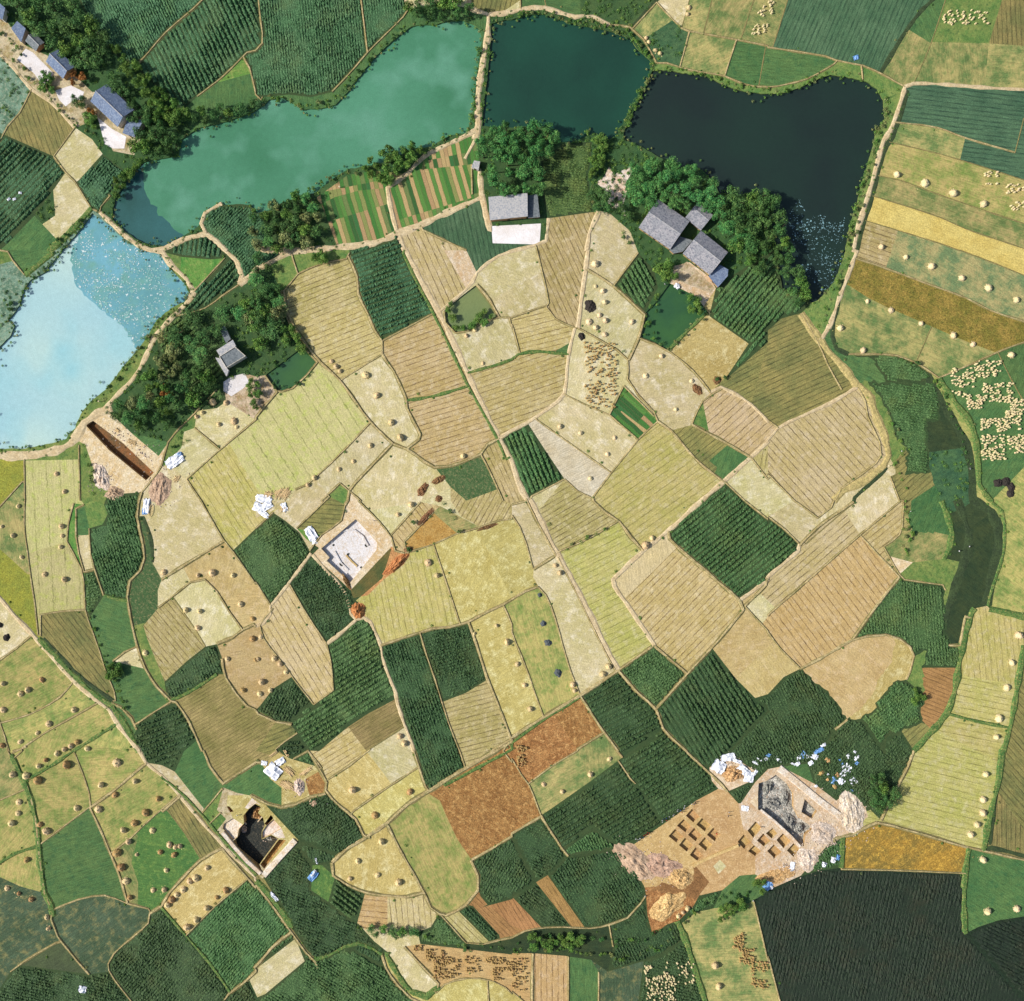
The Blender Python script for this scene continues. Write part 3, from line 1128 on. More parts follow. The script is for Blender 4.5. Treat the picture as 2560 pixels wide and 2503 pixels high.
# ---------------------------------------------------------------- materials
class NT:
    def __init__(s, name, rough=.9, spec=.2):
        s.m = bpy.data.materials.new(name); s.m.use_nodes = True; s.t = s.m.node_tree; s.n = s.t.nodes
        s.b = s.n['Principled BSDF']; s.b.inputs['Roughness'].default_value = rough; s.b.inputs['Specular IOR Level'].default_value = spec
        s.tc = s.n.new('ShaderNodeTexCoord'); s.oi = s.n.new('ShaderNodeObjectInfo')
        # object coordinates shifted by a random amount per object
        s.co = s.vm('MULTIPLY_ADD', s.oi.outputs['Random'], (137., 291., 0), s.tc.outputs['Object'])
    def L(s, a, b): s.t.links.new(a, b)
    def vm(s, op, a, b, c=None):
        n = s.n.new('ShaderNodeVectorMath'); n.operation = op
        for i, v in enumerate((a, b, c)):
            if v is None: continue
            if hasattr(v, 'node'): s.L(v, n.inputs[i])
            else: n.inputs[i].default_value = v
        return n.outputs[0]
    def ma(s, op, a, b=None, c=None, clamp=False):
        n = s.n.new('ShaderNodeMath'); n.operation = op; n.use_clamp = clamp
        for i, v in enumerate((a, b, c)):
            if v is None: continue
            if hasattr(v, 'node'): s.L(v, n.inputs[i])
            else: n.inputs[i].default_value = v
        return n.outputs[0]
    def noise(s, scale, det=3, rough=.6, vec=None, lo=.35, hi=.65):
        n = s.n.new('ShaderNodeTexNoise'); n.inputs['Scale'].default_value = scale; n.inputs['Detail'].default_value = det; n.inputs['Roughness'].default_value = rough
        s.L(vec or s.co, n.inputs['Vector'])
        if lo is None: return n.outputs[0]
        r = s.n.new('ShaderNodeMapRange'); r.inputs[1].default_value = lo; r.inputs[2].default_value = hi; s.L(n.outputs[0], r.inputs[0])
        return r.outputs[0]
    def mix(s, f, a, b, mode='MIX'):
        n = s.n.new('ShaderNodeMix'); n.data_type = 'RGBA'; n.blend_type = mode; n.clamp_factor = True
        for i, v in ((0, f), (6, a), (7, b)):
            if hasattr(v, 'node'): s.L(v, n.inputs[i])
            else: n.inputs[i].default_value = v
        return n.outputs[2]
    def xyz(s, v=None):
        n = s.n.new('ShaderNodeSeparateXYZ'); s.L(v or s.co, n.inputs[0]); return n.outputs
    def out(s, c, bump=None, strength=.5, dist=.1):
        s.L(c, s.b.inputs['Base Color'])
        if bump is not None:
            n = s.n.new('ShaderNodeBump'); n.inputs['Strength'].default_value = strength; n.inputs['Distance'].default_value = dist
            s.L(bump, n.inputs['Height']); s.L(n.outputs[0], s.b.inputs['Normal'])
        return s.m
    def grain(s, c, amt=.25, scale=1.6):
        f = s.noise(scale, 4, .75, lo=.3, hi=.7)
        v = s.ma('MULTIPLY_ADD', f, 2*amt, 1-amt); 
        n = s.n.new('ShaderNodeCombineXYZ'); [s.L(v, n.inputs[i]) for i in range(3)]
        return s.mix(1.0, c, n.outputs[0], 'MULTIPLY'), f
    def jitter(s, c, amt=.12):
        h = s.n.new('ShaderNodeHueSaturation'); s.L(c, h.inputs['Color'])
        s.L(s.ma('MULTIPLY_ADD', s.oi.outputs['Random'], 2*amt, 1-amt), h.inputs['Value'])
        r2 = s.ma('FRACT', s.ma('MULTIPLY', s.oi.outputs['Random'], 17.3))
        s.L(s.ma('MULTIPLY_ADD', r2, .024, .488), h.inputs['Hue'])
        return h.outputs[0]
def field_mat(name, c1, c2, c3=None, sp=2.0, lw=.16, ls=.7, ps=.07, pc=(.38, .62), grain=.2, fib=.25, jit=.08, patch=None):
    t = NT(name)
    warp = t.noise(.6, 2, .5, lo=None)
    c = t.mix(t.noise(ps, 6, .72, lo=pc[0], hi=pc[1]), alb(c1), alb(c2))
    if patch:          # a second, smaller patchiness
        c = t.mix(t.ma('MULTIPLY', t.noise(ps*4.5, 5, .72, lo=.5, hi=.66), .8), c, alb(patch))
    x, y, z = t.xyz()
    # fibres along the rows
    st = t.vm('MULTIPLY', t.co, (.18, 1.9, 1))
    f = t.noise(1.0, 3, .65, vec=st, lo=.3, hi=.7)
    n = t.n.new('ShaderNodeCombineXYZ'); v = t.ma('MULTIPLY_ADD', f, 2*fib, 1-fib); [t.L(v, n.inputs[i]) for i in range(3)]
    c = t.mix(1.0, c, n.outputs[0], 'MULTIPLY')
    if c3:
        yy = t.ma('ADD', t.ma('DIVIDE', y, sp), t.ma('MULTIPLY', warp, .28))
        fr = t.ma('ABSOLUTE', t.ma('SUBTRACT', t.ma('FRACT', yy), .5))
        line = t.ma('LESS_THAN', fr, lw/sp)
        soft = t.ma('SUBTRACT', 1.6, t.ma('DIVIDE', fr, lw/sp*.8), clamp=True)
        brk = t.noise(.35, 3, .7, vec=t.vm('MULTIPLY', t.co, (.5, 1, 1)), lo=.3, hi=.62)
        c = t.mix(t.ma('MULTIPLY', t.ma('MULTIPLY', soft, brk), ls), c, alb(c3))
    c, _g = t.grain(c, grain*.55, .45)
    c, g = t.grain(c, grain*1.35, 1.8)
    c = t.jitter(c, jit)
    return t.out(c, g, .5, .12)
M = {}
def FM(k, *a, **kw): M[k] = field_mat(k, *a, **kw)
FM('tan', (206,192,152), (184,174,118), ps=.045, pc=(.36,.64), patch=(226,216,188), fib=.14)
FM('tanb', (194,174,122), (178,154,100), ps=.06, patch=(206,184,142), fib=.16)
FM('tanl', (208,190,150), (202,182,136), ps=.05)
FM('tanw', (214,206,182), (202,188,152), ps=.05)
FM('tanp', (188,148,100), (198,166,118), ps=.08)
FM('tany', (196,180,116), (178,160,94), ps=.05, patch=(214,204,152), fib=.16)
FM('stub', (184,168,118), (164,152,92), (78,62,38), sp=1.9, lw=.2, ls=.8, fib=.2, patch=(204,190,148))
FM('stub2', (192,172,124), (178,158,100), (96,72,44), sp=2.0, lw=.2, ls=.8, fib=.18, patch=(206,190,152))
FM('pk', (198,178,136), (186,166,112), (76,58,36), sp=2.3, lw=.2, ls=.85, fib=.15, patch=(208,190,158))
FM('pk2', (198,172,120), (188,160,104), (92,66,40), sp=2.3, lw=.2, ls=.8, fib=.15, patch=(206,184,144))
FM('stubg', (174,170,94), (190,178,114), (106,102,50), sp=2.4, lw=.22, ls=.65, patch=(200,190,144), fib=.18)
FM('stubw', (182,178,118), (192,184,130), (108,112,60), sp=5.5, lw=.24, ls=.7, patch=(172,182,92), fib=.14)
FM('stubo', (160,142,94), (128,120,70), (78,66,38), sp=1.3, lw=.16, ls=.6, fib=.3)
FM('olive', (112,114,68), (148,136,82), (54,56,36), sp=1.9, lw=.22, ls=.75, fib=.3)
FM('oliveg', (70,80,56), (84,96,62), ps=.06, fib=.2)
FM('mottle', (178,166,106), (104,126,72), ps=.1, pc=(.42,.6), fib=.25, patch=(88,114,62))
FM('mottleg', (182,170,104), (122,140,74), ps=.1, pc=(.44,.62), fib=.25, patch=(98,128,58))
FM('mottleb', (176,168,112), (112,136,92), ps=.1, pc=(.42,.56), fib=.2)
FM('mottled', (78,98,74), (62,84,58), ps=.06, patch=(138,134,86), fib=.3)
FM('green', (72,108,62), (90,120,68), ps=.07, fib=.3, patch=(56,98,60))
FM('green2', (78,116,60), (92,124,62), ps=.1, fib=.2, patch=(120,140,70))
FM('lgreen', (78,136,60), (112,148,70), ps=.12, fib=.2, patch=(150,160,90))
FM('grass', (92,124,62), (132,144,78), ps=.15, pc=(.4,.6), fib=.1, patch=(66,102,54))
FM('scrub', (126,156,134), (84,116,92), ps=.18, pc=(.42,.58), fib=.1, patch=(168,176,150))
FM('weeds', (54,90,62), (80,112,70), ps=.15, fib=.15, patch=(44,74,52))
FM('weedy', (78,102,62), (62,92,52), ps=.2, fib=.2, patch=(132,124,86))
FM('wood', (54,86,50), (72,98,54), ps=.2, fib=.1)
FM('dgrass', (48,66,42), (66,78,46), ps=.1, fib=.2, patch=(36,52,34))
FM('ditch', (82,92,52), (116,104,58), ps=.15, fib=.15)
FM('rust', (142,102,56), (164,124,72), ps=.12, pc=(.42,.6), fib=.15, grain=.45, patch=(206,166,104))
FM('rust2', (176,136,86), (156,120,72), (84,62,40), sp=1.6, lw=.16, ls=.8)
FM('rusty', (166,128,56), (132,110,54), ps=.1, pc=(.42,.58), fib=.15, grain=.35, patch=(190,150,66))
FM('brown', (124,116,50), (158,136,66), ps=.12, pc=(.42,.58), fib=.15, grain=.45, patch=(98,102,44))
FM('yellow', (206,186,112), (196,172,96), ps=.1, fib=.15, grain=.25)
FM('yellowg', (152,146,58), (132,136,56), ps=.14, fib=.1, grain=.35)
FM('yellowd', (188,156,90), (172,134,66), ps=.2, fib=.1, grain=.3)
FM('dirt', (218,198,166), (204,172,128), ps=.14, pc=(.4,.6), fib=.05, grain=.22, patch=(236,222,202))
FM('dirtw', (232,220,206), (214,188,156), ps=.16, pc=(.45,.65), fib=.05, grain=.25, patch=(196,160,120))
FM('dirtt', (208,176,120), (190,156,104), ps=.1, fib=.08, grain=.2, patch=(216,190,142))
FM('dirtr', (184,128,84), (200,150,100), ps=.3, fib=.05, grain=.4)
FM('yard', (208,190,160), (168,146,104), ps=.2, pc=(.45,.6), fib=.05, grain=.35, patch=(112,116,72))
FM('concrete', (238,234,236), (224,216,212), ps=.2, fib=.03, grain=.08)
FM('pitfloor', (198,168,116), (184,148,96), ps=.3, fib=.05, grain=.3)
FM('pitwhite', (228,224,224), (214,204,190), ps=.22, pc=(.5,.7), fib=.03, grain=.14, patch=(200,178,146))
FM('pitgrey', (206,202,190), (140,138,128), ps=.35, pc=(.42,.58), fib=.05, grain=.5, patch=(62,64,62))
FM('pitdark', (40,46,46), (56,58,52), ps=.2, fib=.05, grain=.4, patch=(84,78,64))
FM('trench', (150,98,56), (104,88,60), ps=.12, fib=.1, grain=.3)
FM('cropsoil', (54,76,44), (66,82,48), ps=.12, fib=.1)
FM('crop3', (84,114,82), (66,98,70), (36,62,48), sp=1.9, lw=.3, ls=.75, fib=.3)
FM('hollow', (126,92,56), (150,112,70), ps=.2, fib=.1, grain=.35)
FM('trackdirt', (196,172,118), (176,156,104), ps=.3, fib=.05, grain=.3, patch=(140,136,84))
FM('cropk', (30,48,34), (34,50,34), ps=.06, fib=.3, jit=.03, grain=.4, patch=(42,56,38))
def leaf_mat(name, c1, c2, c3, s1=.25, s2=2.2, jit=.1):
    t = NT(name, .75, .25)
    c = t.mix(t.noise(s1, 3, .6), alb(c1), alb(c2))
    c = t.mix(t.ma('MULTIPLY', t.noise(.07, 4, .65, lo=.5, hi=.7), .55), c, alb((c1[0]*1.3+10, c1[1]*1.1, c1[2])))
    c = t.mix(t.ma('MULTIPLY', t.noise(s2, 2, .6, lo=.5, hi=.68), .8), c, alb(c3))
    c = t.jitter(c, jit)
    t.L(c, t.b.inputs['Base Color']); return t.m
M['cropleaf'] = leaf_mat('crop_leaves', (68,102,56), (54,86,46), (114,150,92))
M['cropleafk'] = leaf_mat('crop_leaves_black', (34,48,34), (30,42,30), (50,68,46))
M['cropleafd'] = leaf_mat('crop_leaves_dark', (54,80,46), (44,68,38), (90,122,72))
M['cropleafb'] = leaf_mat('crop_leaves_blue', (58,98,62), (50,86,54), (104,150,102))
M['cropleafo'] = leaf_mat('crop_leaves_olive', (78,104,54), (64,94,46), (120,144,74))
M['leafdark'] = leaf_mat('leaves_dark', (72,118,60), (60,102,52), (122,160,84), .3, 1.2, .2)
M['leafmid'] = leaf_mat('leaves_mid', (84,130,56), (100,142,60), (150,176,84), .3, 1.2, .2)
M['leafpale'] = leaf_mat('leaves_pale', (112,132,84), (132,144,82), (178,178,116), .3, 1.2, .15)
M['leafautumn'] = leaf_mat('leaves_autumn', (150,96,44), (172,124,58), (196,150,84), .3, 1.2, .15)
M['leaftall'] = leaf_mat('leaves_tall', (62,124,64), (70,132,66), (130,178,94), .3, 1.2, .15)
M['bark'] = field_mat('bark', (92,76,58), (74,60,46), ps=1.5)
def straw_mat(name, c1, c2, c3):
    t = NT(name); c = t.mix(t.noise(1.4, 4, .7), alb(c1), alb(c2))
    c = t.mix(t.ma('MULTIPLY', t.noise(6, 3, .7, lo=.5, hi=.7), .6), c, alb(c3)); c, g = t.grain(c, .2, 9); c = t.jitter(c, .12)
    return t.out(c, g, .8, .05)
M['straw'] = straw_mat('straw', (236,212,164), (218,190,138), (180,146,100))
M['strawb'] = straw_mat('straw_brown', (204,168,114), (178,140,90), (136,102,64))
M['strawp'] = straw_mat('straw_pale', (244,226,184), (228,204,154), (192,160,114))
M['ash'] = straw_mat('burnt_straw', (48,44,42), (60,54,50), (90,80,70))
M['ashgrey'] = straw_mat('ash_grey', (90,98,104), (70,78,84), (130,134,134))
M['path'] = field_mat('path_earth', (216,198,160), (196,174,132), ps=.3, fib=.05, grain=.2)
M['bund'] = field_mat('bund_earth', (198,180,134), (164,146,98), ps=.25, pc=(.4,.6), fib=.05, grain=.3, patch=(130,136,84))
M['bundg'] = field_mat('bund_grass', (66,102,50), (92,118,60), ps=.35, pc=(.4,.6), fib=.05, grain=.3, patch=(160,150,90))
M['ditchm'] = field_mat('ditch_wet', (52,66,44), (66,82,50), ps=.3, fib=.05, grain=.3)
M['furrow_bund_shade'] = field_mat('furrow_bund_shade_dark', (118,114,70), (134,122,78), ps=.3, fib=.05, grain=.3)  # field furrows, and the shade painted along the bund edges
def water_mat(name, c1, c2, ps=.018, rough=.12, c3=None):
    t = NT(name, rough, .3); c = t.mix(t.noise(ps, 2, .5, lo=.36, hi=.64), alb(c1), alb(c2))
    if c3: c = t.mix(t.noise(ps*3, 2, .5, lo=.5, hi=.7), c, alb(c3))
    c, g = t.grain(c, .07, .5); c, g = t.grain(c, .12, 2.2)
    w = t.noise(1.1, 3, .6, lo=None)
    return t.out(c, w, .12, .05)
M['pond1'] = water_mat('pond_green', (86,144,114), (68,124,92), .02, .15, c3=(98,152,126))
M['pondw'] = water_mat('pond_weed', (58,102,102), (50,88,84), .05)
M['pond2'] = water_mat('pond_deep_green', (34,76,60), (30,64,52), .03, .3)
M['pond3'] = water_mat('pond_black', (32,52,44), (30,44,41), .03, .4)
M['pond4'] = water_mat('pond_milky_blue', (136,188,208), (186,212,204), .012, .15, c3=(150,198,206))
M['pondl'] = water_mat('pond_lily', (116,172,188), (100,154,160), .05, .15, c3=(112,164,156))
M['pondd'] = water_mat('pond_small', (52,90,58), (62,102,56), .08, .3)
M['pondm'] = water_mat('pond_muddy', (126,138,88), (112,130,86), .05)
def veg_mat():
    t = NT('vegetable_strips'); x, y, z = t.xyz()
    idx = t.ma('FLOOR', t.ma('DIVIDE', t.ma('ADD', y, t.ma('MULTIPLY', t.noise(.2, 1, .5, lo=None), .6)), 1.7))
    seg = t.ma('FLOOR', t.ma('DIVIDE', x, 17.0))
    wn_ = t.n.new('ShaderNodeTexWhiteNoise'); wn_.noise_dimensions = '2D'
    cb = t.n.new('ShaderNodeCombineXYZ'); t.L(idx, cb.inputs[0]); t.L(seg, cb.inputs[1]); t.L(cb.outputs[0], wn_.inputs[0])
    r = t.n.new('ShaderNodeValToRGB'); r.color_ramp.interpolation = 'CONSTANT'; e = r.color_ramp.elements
    cs = [(58,100,52), (70,122,56), (188,162,112), (92,138,66), (112,130,76), (176,146,104), (62,112,62), (138,144,84), (78,126,58)]
    for i, c in enumerate(cs):
        q = e[i] if i < 2 else e.new(i/len(cs)); q.position = i/len(cs); q.color = alb(c)
    t.L(wn_.outputs[0], r.inputs[0])
    fr = t.ma('ABSOLUTE', t.ma('SUBTRACT', t.ma('FRACT', t.ma('DIVIDE', t.ma('ADD', y, t.ma('MULTIPLY', t.noise(.2, 1, .5, lo=None), .6)), 1.7)), .5))
    c = t.mix(t.ma('MULTIPLY', t.ma('GREATER_THAN', fr, .43), .6), r.outputs[0], alb((96,96,60)))
    c, g = t.grain(c, .3, 2.4)
    return t.out(c, g, .7, .15)
M['veg'] = veg_mat()
def plain(name, c, rough=.6, spec=.3, g=.12, sc=2.):
    t = NT(name, rough, spec); cc = t.mix(0.0, alb(c), alb(c)); cc, f = t.grain(cc, g, sc); return t.out(cc, f, .3, .02)
# ---------------------------------------------------------------- planar map of the fields
FX, FY = (W0/2+55)*PX, (H0/2+55)*PX        # the traced map runs a little past the picture
EX, EY = W0/2*PX, H0/2*PX
def near_on(p, a, b):
    ax, ay = a; dx, dy = b[0]-ax, b[1]-ay; L2 = dx*dx+dy*dy
    t = 0 if L2 == 0 else max(0, min(1, ((p[0]-ax)*dx+(p[1]-ay)*dy)/L2))
    q = (ax+dx*t, ay+dy*t); return math.hypot(p[0]-q[0], p[1]-q[1]), q
def smooth_line(pts, closed):
    n = len(pts)
    if n < 3: return pts
    out = []
    for i in range(n-1):
        p1, p2 = Vector(pts[i]), Vector(pts[i+1])
        p0 = Vector(pts[i-1]) if i > 0 else (Vector(pts[-2]) if closed else p1)
        p3 = Vector(pts[i+2]) if i+2 < n else (Vector(pts[1]) if closed else p2)
        def ang(a, b, c):
            u, v = b-a, c-b
            return 0 if u.length < 1e-6 or v.length < 1e-6 else u.angle(v)
        L = (p2-p1).length
        t1 = (p2-p0)*.5 if (p1-p0).length > 1e-6 and ang(p0, p1, p2) < R(55) else (p2-p1)
        t2 = (p3-p1)*.5 if (p3-p2).length > 1e-6 and ang(p1, p2, p3) < R(55) else (p2-p1)
        if t1.length > 1e-6: t1 = t1.normalized()*L
        if t2.length > 1e-6: t2 = t2.normalized()*L
        k = max(1, min(5, int(L/4)))
        for j in range(k):
            s = j/k; h = (2*s**3-3*s**2+1)*p1+(s**3-2*s*s+s)*t1+(-2*s**3+3*s*s)*p2+(s**3-s*s)*t2
            out.append((h.x, h.y))
    out.append(tuple(pts[-1])); return out
def isclosed(pts): return len(pts) > 3 and math.hypot(pts[0][0]-pts[-1][0], pts[0][1]-pts[-1][1]) < .6
for L in LINES:
    c = isclosed(L[1])
    if c: L[1][-1] = L[1][0]
    if L[0][0] in 'wbgpdm' and len(L[1]) > 2: L[1] = smooth_line(L[1], c)
    if L[0] in 'wm':                        # natural edges are ragged
        q = [L[1][0]]; am = 1.3 if L[0] == 'm' else .35
        for i in range(len(L[1])-1):
            a, b = Vector(L[1][i]), Vector(L[1][i+1]); k = max(1, int((b-a).length/1.2))
            for j in range(1, k+1):
                v = a.lerp(b, j/k)
                if not (i == len(L[1])-2 and j == k): v = v+Vector((noise.noise((v.x*.5, v.y*.5, 1))+.6*noise.noise((v.x*1.3, v.y*1.3, 2)), noise.noise((v.x*.5, v.y*.5, 5))+.6*noise.noise((v.x*1.3, v.y*1.3, 7))))*am
                q.append((v.x, v.y))
        L[1] = q
    if not c:
        for e in (0, -1):                   # ends at the picture's rim run on to the map's rim
            p = L[1][e]; q = L[1][1 if e == 0 else -2]
            if abs(abs(p[0])-EX) < 3.2 or abs(p[0]) > EX or abs(abs(p[1])-EY) < 3.2 or abs(p[1]) > EY:
                d = Vector((p[0]-q[0], p[1]-q[1]))
                if d.length < 1e-6: continue
                d.normalize(); s = 1e9
                for (c0, dd, lim) in ((p[0], d.x, FX), (p[1], d.y, FY)):
                    if abs(dd) > .05:
                        u = ((lim if dd > 0 else -lim)-c0)/dd
                        if u > 0: s = min(s, u)
                outward = (p[0]*d.x > 0 and abs(p[0]) > EX-4) or (p[1]*d.y > 0 and abs(p[1]) > EY-4)
                if outward and s < 30:
                    q2 = (p[0]+d.x*s, p[1]+d.y*s)
                    if e == 0: L[1].insert(0, q2)
                    else: L[1].append(q2)
TOL = 2.4
snapped = []
for i, L in enumerate(LINES):
    if isclosed(L[1]): continue
    for e in (0, -1):
        p = L[1][e]
        if abs(p[0]) > FX-.2 or abs(p[1]) > FY-.2: continue
        best = (TOL, None)
        for j, K in enumerate(LINES):
            if j == i: continue
            P = K[1]
            for a in range(len(P)-1):
                if min(P[a][0], P[a+1][0])-TOL > p[0] or max(P[a][0], P[a+1][0])+TOL < p[0] or min(P[a][1], P[a+1][1])-TOL > p[1] or max(P[a][1], P[a+1][1])+TOL < p[1]: continue
                d, q = near_on(p, P[a], P[a+1])
                if d < best[0]: best = (d, q)
        if best[1] and best[0] > 1e-4:
            q = best[1]; d = Vector((q[0]-p[0], q[1]-p[1])); 
            q = (q[0]+d.x/d.length*.05, q[1]+d.y/d.length*.05)
            if e == 0: L[1].insert(0, q)
            else: L[1].append(q)
V = []; E = []
def addpoly(pts):
    b = len(V); 
    for x, y in pts: V.append(Vector((max(-FX, min(FX, x)), max(-FY, min(FY, y)))))
    E.extend((b+k, b+k+1) for k in range(len(pts)-1))
for L in LINES: addpoly(L[1])
addpoly([(-FX, -FY), (FX, -FY), (FX, FY), (-FX, FY), (-FX, -FY)])
ov, oe, of, _a, oeo, _c = delaunay_2d_cdt(V, E, [], 0, 1e-3)
con = set()
for k, (a, b) in enumerate(oe):
    if oeo[k]: con.add((min(a, b), max(a, b)))
ef = {}
for f, t in enumerate(of):
    for k in range(3):
        a, b = t[k], t[(k+1) % 3]; ef.setdefault((min(a, b), max(a, b)), []).append(f)
comp = [-1]*len(of); comps = []
adj = [[] for _ in of]
for k, fs in ef.items():
    if len(fs) == 2 and k not in con: adj[fs[0]].append(fs[1]); adj[fs[1]].append(fs[0])
def tarea(f):
    a, b, c = (ov[i] for i in of[f]); return abs((b.x-a.x)*(c.y-a.y)-(c.x-a.x)*(b.y-a.y))/2
for f in range(len(of)):
    if comp[f] >= 0: continue
    st = [f]; comp[f] = len(comps); cur = []
    while st:
        g = st.pop(); cur.append(g)
        for h in adj[g]:
            if comp[h] < 0: comp[h] = len(comps); st.append(h)
    comps.append(cur)
area = [sum(tarea(f) for f in c) for c in comps]
def inside(p, t):
    a, b, c = (ov[i] for i in t)
    s1 = (b.x-a.x)*(p[1]-a.y)-(b.y-a.y)*(p[0]-a.x); s2 = (c.x-b.x)*(p[1]-b.y)-(c.y-b.y)*(p[0]-b.x); s3 = (a.x-c.x)*(p[1]-c.y)-(a.y-c.y)*(p[0]-c.x)
    return (s1 >= 0 and s2 >= 0 and s3 >= 0) or (s1 <= 0 and s2 <= 0 and s3 <= 0)
style = {}
LOG = []
def topx(x, y): return (x/PX+W0/2, H0/2-y/PX)
def tile(x, y):
    a, b = topx(x, y); c = min(3, max(0, int(a//640))); r = min(3, max(0, int(b//626)))
    return '%d%d: %d,%d' % (c, r, (a-c*640)*1947/640, (b-min(r*626, 1877))*1904/626)
def findtri(p):
    for f, t in enumerate(of):
        if inside(p, t): return f
# where two traced fields are joined by a small gap in the lines, each is flooded from its own seed, wide passages first
import heapq
owner = [-1]*len(of); heap = []
elen = {}
for k, fs in ef.items():
    if len(fs) == 2 and k not in con:
        l = (ov[k[0]]-ov[k[1]]).length; elen[(fs[0], fs[1])] = l; elen[(fs[1], fs[0])] = l
cnt = 0
for si, (k, p, d) in enumerate(SEEDS):
    f = findtri(p)
    if f is None: LOG.append('seed outside '+k+tile(*p)); continue
    heapq.heappush(heap, (-1e9, cnt, f, si)); cnt += 1
while heap:
    w, _c1, f, si = heapq.heappop(heap)
    if owner[f] >= 0:
        if w == -1e9 and owner[f] != si and SEEDS[owner[f]][0] != SEEDS[si][0]: LOG.append('TAKEN %s %s by %s' % (SEEDS[si][0], tile(*SEEDS[si][1]), SEEDS[owner[f]][0]))
        continue
    owner[f] = si
    for h in adj[f]:
        if owner[h] < 0: heapq.heappush(heap, (max(w, -elen[(f, h)]), cnt, h, si)); cnt += 1
comp0 = comp; comp = [-1]*len(of); comps = []; style = {}
for si in range(len(SEEDS)):
    fs = [f for f in range(len(of)) if owner[f] == si]
    if fs:
        for f in fs: comp[f] = len(comps)
        style[len(comps)] = (SEEDS[si][0], SEEDS[si][2], SEEDS[si][1]); comps.append(fs)
_seen = {}
for f in range(len(of)):
    if comp[f] < 0:
        c = comp0[f]
        if c not in _seen: _seen[c] = len(comps); comps.append([])
        comp[f] = _seen[c]; comps[_seen[c]].append(f)
area = [sum(tarea(f) for f in c) for c in comps]
# small or unseeded faces join the neighbour they share the most edge with
nb = {}
for k, fs in ef.items():
    if len(fs) == 2 and comp[fs[0]] != comp[fs[1]]:
        l = (ov[k[0]]-ov[k[1]]).length
        for a, b in ((comp[fs[0]], comp[fs[1]]), (comp[fs[1]], comp[fs[0]])): nb.setdefault(a, {}).setdefault(b, 0); nb[a][b] += l
changed = True
order = sorted(range(len(comps)), key=lambda c: area[c])
for _ in range(4):
    for c in order:
        if c in style: continue
        if area[c] > 90 and _ == 0:
            f = comps[c][0]; ctr = sum((sum((ov[i] for i in of[g]), Vector((0, 0)))/3*tarea(g) for g in comps[c]), Vector((0, 0)))/area[c]
            LOG.append('UNSEEDED area %.0f at %s' % (area[c], tile(ctr.x, ctr.y)))
        opts = [(l*(1 if style[b][0][:4] not in ('pond', 'pitf', 'pitd', 'pitg', 'pitw', 'tren') else .001), b) for b, l in nb.get(c, {}).items() if b in style]
        if opts: style[c] = style[max(opts)[1]] + (max(opts)[1],)
root = {}
def rt(c):
    s = style.get(c)
    while s is not None and len(s) > 3:
        c2 = s[3]; s = style[c2]; c = c2
        if len(s) <= 3: break
        s = style[c]
    return c
groups = {}
for c in range(len(comps)):
    if c in style: groups.setdefault(rt(c), []).extend(comps[c])
print('\n'.join(LOG))
# ---------------------------------------------------------------- fields, ponds, pits
RECT = {}
GROUND = {'crop': 'cropsoil', 'crop2': 'cropsoil', 'cropd': 'cropsoil', 'pondd2': 'dgrass'}
PITS = {'pits': ('dirtw', -.8), 'pito': ('rust', -1.8), 'pitf': ('pitfloor', -1.5), 'pitg': ('pitgrey', -2.0), 'pitd': ('pitdark', -3.6), 'pitw': ('pitwhite', -1.5), 'trench': ('trench', -2.2)}
WATER = ('pond1', 'pondw', 'pond2', 'pond3', 'pond4', 'pondl', 'pondd', 'pondm')
WZ = -0.7
NAMES = {'tanb': 'stubble_field', 'tan': 'stubble_field', 'tanl': 'stubble_field', 'tanw': 'stubble_field', 'tanp': 'stubble_field', 'tany': 'stubble_field', 'stub': 'furrowed_field', 'stub2': 'furrowed_field', 'pk': 'furrowed_field', 'pk2': 'furrowed_field', 'stubg': 'stubble_field', 'stubw': 'stubble_field', 'stubo': 'stubble_field', 'olive': 'olive_field', 'oliveg': 'olive_field', 'green': 'green_field', 'green2': 'green_field', 'lgreen': 'green_field', 'grass': 'meadow', 'scrub': 'scrub_ground', 'weeds': 'weedy_ground', 'weedy': 'weedy_ground', 'wood': 'woodland_floor', 'veg': 'vegetable_plot', 'dirt': 'bare_ground', 'dirtw': 'bare_ground', 'dirtt': 'bare_ground', 'dirtr': 'bare_ground', 'yard': 'farm_yard', 'concrete': 'concrete_yard', 'ditch': 'moat_floor', 'pondd2': 'moat_floor', 'crop': 'crop_field', 'crop2': 'crop_field', 'cropd': 'crop_field', 'crop3': 'crop_field', 'cropk': 'crop_field'}
def boundary(fs):
    cnt = {}
    for f in fs:
        t = of[f]
        for k in range(3):
            a, b = t[k], t[(k+1) % 3]; key = (min(a, b), max(a, b)); cnt.setdefault(key, []).append((a, b))
    return [v[0] for v in cnt.values() if len(v) == 1]
def orient(t):
    a, b, c = (ov[i] for i in t)
    return t if (b.x-a.x)*(c.y-a.y)-(c.x-a.x)*(b.y-a.y) > 0 else (t[0], t[2], t[1])
FIELDS = []
watedge = {}
